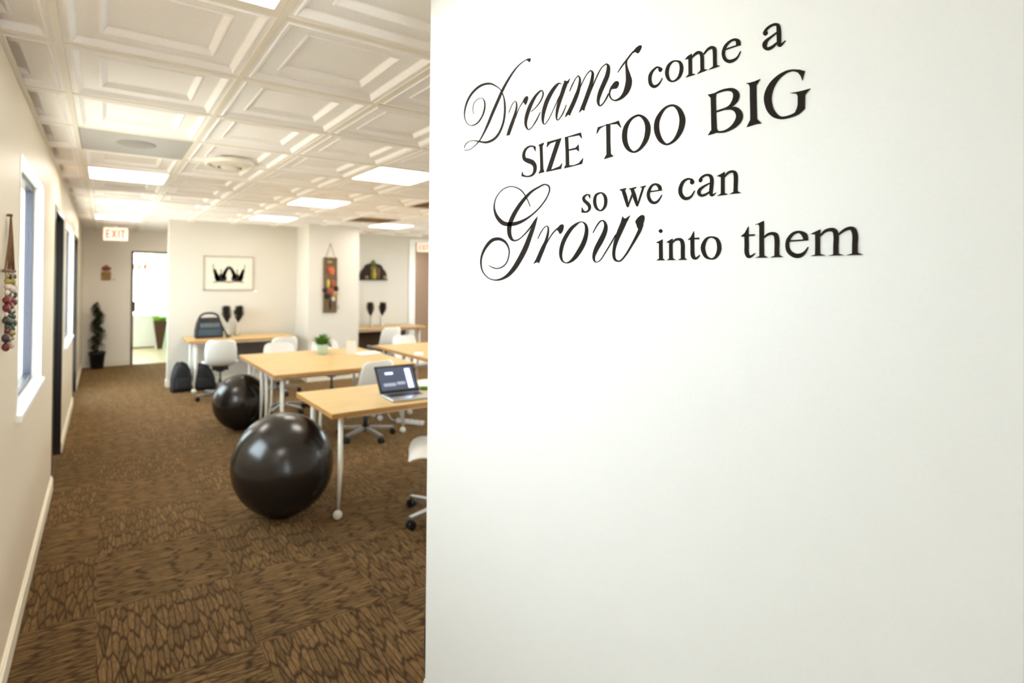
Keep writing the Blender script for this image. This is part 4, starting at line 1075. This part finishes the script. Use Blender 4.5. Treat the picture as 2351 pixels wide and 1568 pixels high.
brush(b_, [(-0.23, -0.14, 0.02), (-0.1, -0.125, 0.03), (0.0, -0.135, 0.035), (0.1, -0.125, 0.03), (0.22, -0.14, 0.02)])
for s_ in (-1, 1):
    brush(b_, [(s_*0.225, 0.14, 0.012), (s_*0.23, 0.09, 0.02), (s_*0.21, 0.05, 0.02)]); brush(b_, [(s_*0.115, 0.06, 0.03), (s_*0.12, 0.0, 0.016)])
for v in b_.verts: v.co.y = -0.0103
obj('pale_strokes', b_, M_PRINTG, mt)
b_ = BM(); box(b_, -0.025, 0.025, -0.003, -0.0005, -0.012, 0.012); tag(obj('caption_card', b_, M_PAPER, None, (2.03, YW, 1.385)), 'tiny white caption card beside the lower corner of the framed print', 'card')

# ---- pillar wall hanging
ph_ = thing('bark_wall_hanging', 'tall bark slab hanging with orange ornaments on the pillar', 'wall hanging', (3.03, YP, 1.49))
b_ = BM(); 
res = bmesh.ops.create_cube(b_, size=1); bmesh.ops.subdivide_edges(b_, edges=b_.edges[:], cuts=7, use_grid_fill=True)
random.seed(11)
for v in b_.verts:
    v.co = Vector((v.co.x*0.215+random.uniform(-0.006, 0.006), -0.012+v.co.y*0.022+(random.uniform(-0.004, 0.002) if v.co.y < 0 else 0), v.co.z*0.86+random.uniform(-0.005, 0.005)))
sl = obj('bark_slab', b_, M_BARK, ph_)
b_ = BM(); tube(b_, [(-0.075, -0.012, 0.42), (0.0, -0.006, 0.655)], 0.003, 6); tube(b_, [(0.075, -0.012, 0.42), (0.0, -0.006, 0.655)], 0.003, 6); obj('hanging_cord', b_, M_STRING, ph_)
b_ = BM(); lathe(b_, [(0.0, -0.02), (0.005, -0.018), (0.006, 0.0)], 10, (0, 0, 0.655), 'Y'); obj('nail', b_, M_METAL, ph_)
for (x, z, sx, sz, m_) in ((0.02, 0.22, 0.045, 0.07, M_ORANGE), (-0.045, 0.25, 0.03, 0.05, M_RUST), (-0.04, 0.02, 0.026, 0.07, M_YEL), (0.04, 0.02, 0.05, 0.06, M_RUST), (0.0, -0.10, 0.07, 0.05, M_RUST), (-0.09, -0.08, 0.045, 0.04, M_DKWOOD), (0.095, -0.06, 0.04, 0.05, M_DKWOOD), (0.08, -0.14, 0.05, 0.05, M_TAN), (-0.05, -0.17, 0.06, 0.05, M_DKWOOD), (0.05, -0.22, 0.03, 0.035, M_WHITEBEAD), (0.0, -0.30, 0.02, 0.09, M_DKWOOD), (0.135, -0.33, 0.02, 0.05, M_WHITEBEAD), (-0.02, 0.36, 0.05, 0.02, M_TAN)):
    b_ = BM(); ball(b_, (x, -0.026, z), 1.0, 10, 7, (sx, 0.012, sz)); obj('ornament', b_, m_, sl)
# ---- carved ornament in the alcove
cs = thing('carved_ornament', 'dark carved half-round ornament with a yellow centre figure', 'wall ornament', (4.335, YR, 1.59))
b_ = BM()
outl = [(-0.275, 0.0), (0.275, 0.0), (0.28, 0.08), (0.25, 0.15), (0.20, 0.20), (0.17, 0.26), (0.10, 0.285), (0.05, 0.29), (0.0, 0.36), (-0.05, 0.29), (-0.10, 0.285), (-0.16, 0.26), (-0.20, 0.20), (-0.25, 0.14), (-0.28, 0.07)]
f0 = [b_.verts.new((x, -0.03, z)) for x, z in outl]; f1_ = [b_.verts.new((x, -0.001, z)) for x, z in outl]
b_.faces.new(f0); b_.faces.new(f1_[::-1])
for k in range(len(outl)): b_.faces.new((f0[k], f0[(k+1) % len(outl)], f1_[(k+1) % len(outl)], f1_[k]))
bk = obj('carved_back', b_, M_DKWOOD, cs)
b_ = BM(); box(b_, -0.28, 0.28, -0.075, -0.002, -0.022, 0.0, 0.004); obj('ledge', b_, M_DKWOOD, cs)
b_ = BM(); box(b_, -0.065, 0.065, -0.042, -0.030, 0.01, 0.24, 0.01); obj('centre_niche', b_, M_OLIVE, cs)
b_ = BM(); lathe(b_, [(0.0, 0.0), (0.035, 0.0), (0.03, 0.05), (0.042, 0.10), (0.02, 0.14), (0.026, 0.165), (0.0, 0.19)], 14, (0, -0.055, 0.0)); obj('centre_figure', b_, M_YEL, cs)
for x in (-0.15, 0.22):
    b_ = BM(); ball(b_, (x, -0.055, 0.03), 0.032, 12, 8, (1.1, 0.6, 1)); obj('side_figure', b_, M_TAN, cs)
b_ = BM(); ball(b_, (0, -0.028, 0.30), 0.04, 12, 8, (1.2, 0.5, 1.2)); obj('crest', b_, M_OLIVE, cs)
for x in (0.085, 0.105):
    b_ = BM(); tube(b_, [(x, -0.05, 0.0), (x, -0.05, 0.2)], 0.006, 8); obj('column', b_, M_TAN, cs)

# ---- exit signs
def exit_sign(label, loc, rotz, s=1.0):
    r_ = thing('exit_sign', label, 'sign', loc, rotz)
    b_ = BM(); box(b_, -0.165*s, 0.165*s, -0.045, -0.001, -0.10*s, 0.10*s, 0.008); obj('sign_housing', b_, M_SIGNBOX, r_)
    b_ = BM(); y = -0.0462; t = 0.018*s; lh = 0.062*s
    def bar(x0, z0, x1, z1, w):
        d = Vector((x1-x0, 0, z1-z0)); l = d.length; d.normalize(); n_ = Vector((-d.z, 0, d.x))*w/2
        p = Vector((x0, y, z0)); q_ = Vector((x1, y, z1))
        b_.faces.new([b_.verts.new(k) for k in (p-n_, q_-n_, q_+n_, p+n_)])
    x = -0.12*s
    bar(x, -lh, x, lh, t)
    for z in (-lh+t/2, 0, lh-t/2): bar(x, z, x+0.045*s, z, t)
    x = -0.05*s; bar(x, -lh, x+0.055*s, lh, t); bar(x, lh, x+0.055*s, -lh, t)
    x = 0.04*s; bar(x, -lh, x, lh, t)
    x = 0.095*s; bar(x, -lh, x, lh, t); bar(x-0.032*s, lh-t/2, x+0.032*s, lh-t/2, t)
    obj('sign_letters', b_, M_SIGNRED, r_)
    b_ = BM(); tube(b_, [(0, -0.022, 0.10*s), (0, -0.022, 0.125*s)], 0.02, 10); obj('canopy_mount', b_, M_WHITE, r_)
exit_sign('lit exit sign with red letters hung in the passage near the far door', (0.146, 9.6, 2.25), 0)
exit_sign('lit exit sign with red letters beside the cased opening', (5.42, 9.18, 2.225), 0, 0.9)

# ---- far wall: topiary, ornament, thermostat
tp = thing('spiral_topiary', 'dark green spiral topiary in a black pot in passage corner', 'plant', (-0.085, 10.95, 0))
b_ = BM(); lathe(b_, [(0.0, 0.0), (0.09, 0.0), (0.095, 0.01), (0.118, 0.24), (0.128, 0.245), (0.128, 0.285), (0.118, 0.285), (0.112, 0.25), (0.0, 0.245)], 28); obj('pot', b_, M_POTBLK, tp)
b_ = BM(); lathe(b_, [(0.0, 0.262), (0.11, 0.258)], 20, cap=False); obj('soil', b_, M_SOIL, tp)
b_ = BM(); tube(b_, [(0, 0, 0.25), (0.005, 0, 0.7), (0, 0, 1.08)], 0.012, 8); obj('trunk', b_, M_STEM, tp)
b_ = BM(); random.seed(5)
for k in range(4200):
    t = random.random(); a = t*2*math.pi*2.6+0.6
    R_ = 0.06*(1-0.4*t); z = 0.32+0.76*t; rad = 0.098*(1-0.3*t)
    th = random.uniform(0, 6.28); ph2 = random.uniform(-1.5, 1.5)
    n_ = Vector((math.cos(th)*math.cos(ph2), math.sin(th)*math.cos(ph2), math.sin(ph2)*0.9))
    base = Vector((R_*math.cos(a), R_*math.sin(a), z))+n_*rad*random.uniform(0.6, 1)
    leaf(b_, base, n_+Vector((0, 0, 0.3)), random.uniform(0.02, 0.034), 0.008)
o = obj('spiral_foliage', b_, M_LEAFD, tp); o['kind'] = 'stuff'
sm_ = thing('small_wall_ornament', 'small brown and gold ornament on the passage end wall', 'wall ornament', (0.035, YF, 1.69))
b_ = BM(); box(b_, -0.07, 0.07, -0.03, -0.001, -0.16, -0.01, 0.012); obj('ornament_body', b_, mat('antique_gold', (150, 116, 60), 0.45, metal=0.3, var=0.4, scale=30), sm_)
b_ = BM(); ball(b_, (0, -0.022, 0.045), 0.05, 14, 10, (1.5, 0.4, 0.8)); obj('ornament_wings', b_, M_RUST, sm_)
b_ = BM(); ball(b_, (0, -0.022, 0.075), 0.035, 12, 8, (1, 0.5, 1)); obj('ornament_head', b_, M_TAN, sm_)
th_ = thing('thermostat', 'small white wall thermostat on the passage end wall', 'thermostat', (0.15, YF, 1.535))
b_ = BM(); box(b_, -0.045, 0.045, -0.022, -0.001, -0.035, 0.035, 0.006); obj('thermostat_body', b_, M_WHITE, th_)
b_ = BM(); box(b_, -0.022, 0.022, -0.0235, -0.022, 0.0, 0.02); obj('display', b_, M_VENT, th_)

# ---- bead hanging on the left wall
bh = thing('bead_wall_hanging', 'colourful strung bead hanging on a cord on left wall', 'wall hanging', (XL, 2.60, 1.83))
b_ = BM(); lathe(b_, [(0.0, 0.0), (0.005, 0.0), (0.006, 0.016), (0.0, 0.018)], 10, (0, 0, 0), 'X'); obj('hook', b_, M_STRING, bh)
b_ = BM()
for y in (-0.14, -0.075, -0.02, 0.04, 0.09): tube(b_, [(0.012, 0, 0), (0.014, y*0.35, -0.09), (0.014, y, -0.215)], 0.0032, 5)
obj('cords', b_, M_STRING, bh)
b_ = BM(); tube(b_, [(0.014, -0.17, -0.215), (0.014, 0.10, -0.215)], 0.006, 8); obj('bar', b_, M_STRING, bh)
random.seed(21)
cols = [M_YELBEAD, M_GREENBEAD, M_WHITEBEAD, M_REDBEAD, M_PURPBEAD, M_REDBEAD, M_GREENBEAD, M_STRING]
for si, y in enumerate((-0.14, -0.075, -0.01, 0.04)):
    zc = -0.225; n_ = 0
    b2 = BM(); tube(b2, [(0.016, y, -0.21), (0.016, y, -0.50)], 0.0015, 4); obj('thread', b2, M_STRING, bh)
    while zc > -0.49:
        r = random.choice((0.008, 0.011, 0.015)) * (1.1 if zc < -0.42 else 1)
        b_ = BM(); ball(b_, (0.02, y+random.uniform(-0.006, 0.006), zc-r), r, 10, 7, (0.8, 1.2, 1.0))
        m_ = (M_YELBEAD if zc > -0.26 else M_WHITEBEAD if zc > -0.30 else M_REDBEAD if zc > -0.34 else M_WHITEBEAD if zc > -0.37 else M_GREENBEAD if zc > -0.42 else cols[(n_+si) % 6])
        if si % 2 and n_ % 3 == 0: m_ = M_GREENBEAD
        obj('bead', b_, m_, bh); zc -= 2*r*0.98; n_ += 1

# ---- cable and adapter by the end of the sign wall, power strip under tables
cb = thing('charger_cable', 'white cable with a black cord hanging at the wall corner', 'cable', (0.99, 1.60, 0))
b_ = BM(); tube(b_, crom([(0.09, 0.16, 0.02), (0.085, 0.17, 0.12), (0.082, 0.17, 0.26)], 5), 0.006, 8); obj('black_cord', b_, M_BLACKP, cb)
b_ = BM(); tube(b_, crom([(0.085, 0.172, 0.055), (0.082, 0.175, 0.03), (0.095, 0.16, 0.012), (0.14, 0.13, 0.007), (0.2, 0.1, 0.007)], 6), 0.006, 8); obj('white_cable', b_, M_WHITE, cb)
ps = thing('power_strip', 'white power strip on carpet under the joined tables', 'power strip', (2.90, 5.16, 0), math.radians(-52))
b_ = BM(); box(b_, -0.16, 0.16, -0.028, 0.028, 0.001, 0.042, 0.006); obj('strip_body', b_, M_WHITE, ps)
for k in range(5):
    b_ = BM(); box(b_, -0.13+k*0.055, -0.095+k*0.055, -0.014, 0.014, 0.041, 0.0435); obj('socket', b_, M_VENT, ps)
b_ = BM(); tube(b_, crom([(-0.16, 0, 0.02), (-0.24, 0.01, 0.03), (-0.30, 0.03, 0.15), (-0.33, 0.05, 0.35), (-0.33, 0.06, 0.6)], 5), 0.005, 6); obj('power_cord', b_, M_WHITE, ps)

# ---- bright office behind the far door
wdk = thing('office_desk', 'white reception desk in the bright room beyond the doorway', 'desk', (0.70, 13.85, 0))
b_ = BM(); box(b_, -0.72, 0.42, -0.32, 0.32, 0.70, 0.735, 0.004); obj('desk_top', b_, M_WHITE, wdk)
b_ = BM(); box(b_, -0.70, 0.36, -0.30, -0.27, 0.03, 0.70); obj('front_panel', b_, M_WHITE, wdk)
for x in (-0.69, 0.34):
    b_ = BM(); box(b_, x-0.015, x+0.015, -0.27, 0.3, 0.0, 0.70); obj('side_panel', b_, M_WHITE, wdk)
b_ = BM(); box(b_, -0.30, 0.30, -0.325, -0.302, 0.0, 0.03); obj('toe_rail', b_, M_BROWNFR, wdk)
mn = thing('desk_monitor', 'dark monitor on the white desk beyond the doorway', 'monitor', (0.52, 13.8, 0.735), math.radians(15))
b_ = BM(); box(b_, -0.20, 0.10, -0.012, 0.012, 0.06, 0.30, 0.004); obj('monitor_panel', b_, M_BLACKP, mn)
b_ = BM(); box(b_, -0.07, -0.03, 0.0, 0.03, 0.006, 0.14); obj('monitor_neck', b_, M_BLACKP, mn)
b_ = BM(); box(b_, -0.14, 0.04, -0.07, 0.08, 0.001, 0.01, 0.003); obj('monitor_foot', b_, M_BLACKP, mn)
kb = thing('desk_tray', 'dark curved tray on the white desk beyond the doorway', 'tray', (0.86, 13.75, 0.735))
b_ = BM()
v0 = [(x/10*0.14, 0.02+0.010*(x/10)+0.012*(x/10)**2) for x in range(-10, 11)]
A0 = [b_.verts.new((x, -0.08, z)) for x, z in v0]; A1 = [b_.verts.new((x, 0.08, z)) for x, z in v0]
for k in range(20): b_.faces.new((A0[k], A0[k+1], A1[k+1], A1[k]))
bmesh.ops.solidify(b_, geom=b_.faces[:], thickness=0.012)
for v in b_.verts: v.co.z -= 0.008
obj('tray_body', b_, M_BROWNFR, kb)
sh = thing('office_shelf', 'white wall shelf rack in the bright room beyond the doorway', 'shelf', (0.55, 14.55, 0))
for z in (1.15, 1.78):
    b_ = BM(); box(b_, -0.35, 0.50 if z > 1.5 else 0.22, -0.12, 0.34, z-0.02, z, 0.002); obj('shelf_board', b_, M_TAN if z < 1.5 else M_WHITE, sh)
for x in (-0.34, 0.20):
    b_ = BM(); box(b_, x-0.01, x+0.01, 0.30, 0.34, 0.0, 1.80); obj('upright', b_, M_WHITE, sh)
random.seed(9)
for k in range(6):
    w2 = random.uniform(0.06, 0.1); b_ = BM(); box(b_, -w2/2, w2/2, -0.08, 0.08, 0.0005, random.uniform(0.09, 0.15), 0.004)
    o = obj('storage_box', b_, [M_ORANGE, mat('amber_card', (226, 170, 90), 0.6)][k % 2], None, (0.34+k*0.125, 14.58, 1.7805))
    tag(o, ['orange box on the white shelf beyond the doorway', 'amber box on the white shelf beyond the doorway'][k % 2], 'box', ['orange shelf boxes', 'amber shelf boxes'][k % 2])
pl = thing('tall_planter', 'tall tapered brown planter with lime foliage beyond the doorway', 'plant', (1.07, 13.25, 0))
b_ = BM()
q0 = [b_.verts.new((x, y, 0.0)) for x, y in ((-0.05, -0.05), (0.05, -0.05), (0.05, 0.05), (-0.05, 0.05))]; q1 = [b_.verts.new((x, y, 0.62)) for x, y in ((-0.13, -0.13), (0.13, -0.13), (0.13, 0.13), (-0.13, 0.13))]
for k in range(4): b_.faces.new((q0[k], q0[(k+1) % 4], q1[(k+1) % 4], q1[k]))
b_.faces.new(q0[::-1]); b_.faces.new(q1); obj('planter_body', b_, M_TERRA, pl)
b_ = BM()
for k in range(160):
    a = random.uniform(0, 6.28); el = random.uniform(0.1, 1.3)
    leaf(b_, (random.uniform(-0.1, 0.1), random.uniform(-0.1, 0.1), 0.622), (math.cos(a)*math.cos(el), math.sin(a)*math.cos(el), math.sin(el)), random.uniform(0.08, 0.16), 0.02)
for v in b_.verts: v.co.x = min(v.co.x, 0.15)
o = obj('foliage', b_, M_LEAFY, pl); o['kind'] = 'stuff'

r_ = thing('office_fill_light', 'unseen round white ceiling lamp added to brighten the room beyond the doorway', 'light', (0.35, 12.4, 2.5))  # out of view, added to light the desk front
b_ = BM(); lathe(b_, [(0.24, 0.0), (0.24, -0.03), (0.22, -0.035)], 28, cap=False); obj('lamp_rim', b_, M_WHITE, r_)
b_ = BM(); lathe(b_, [(0.22, -0.034), (0.15, -0.055), (0.0, -0.065)], 28, cap=False); obj('lamp_bowl', b_, M_LAMP, r_)
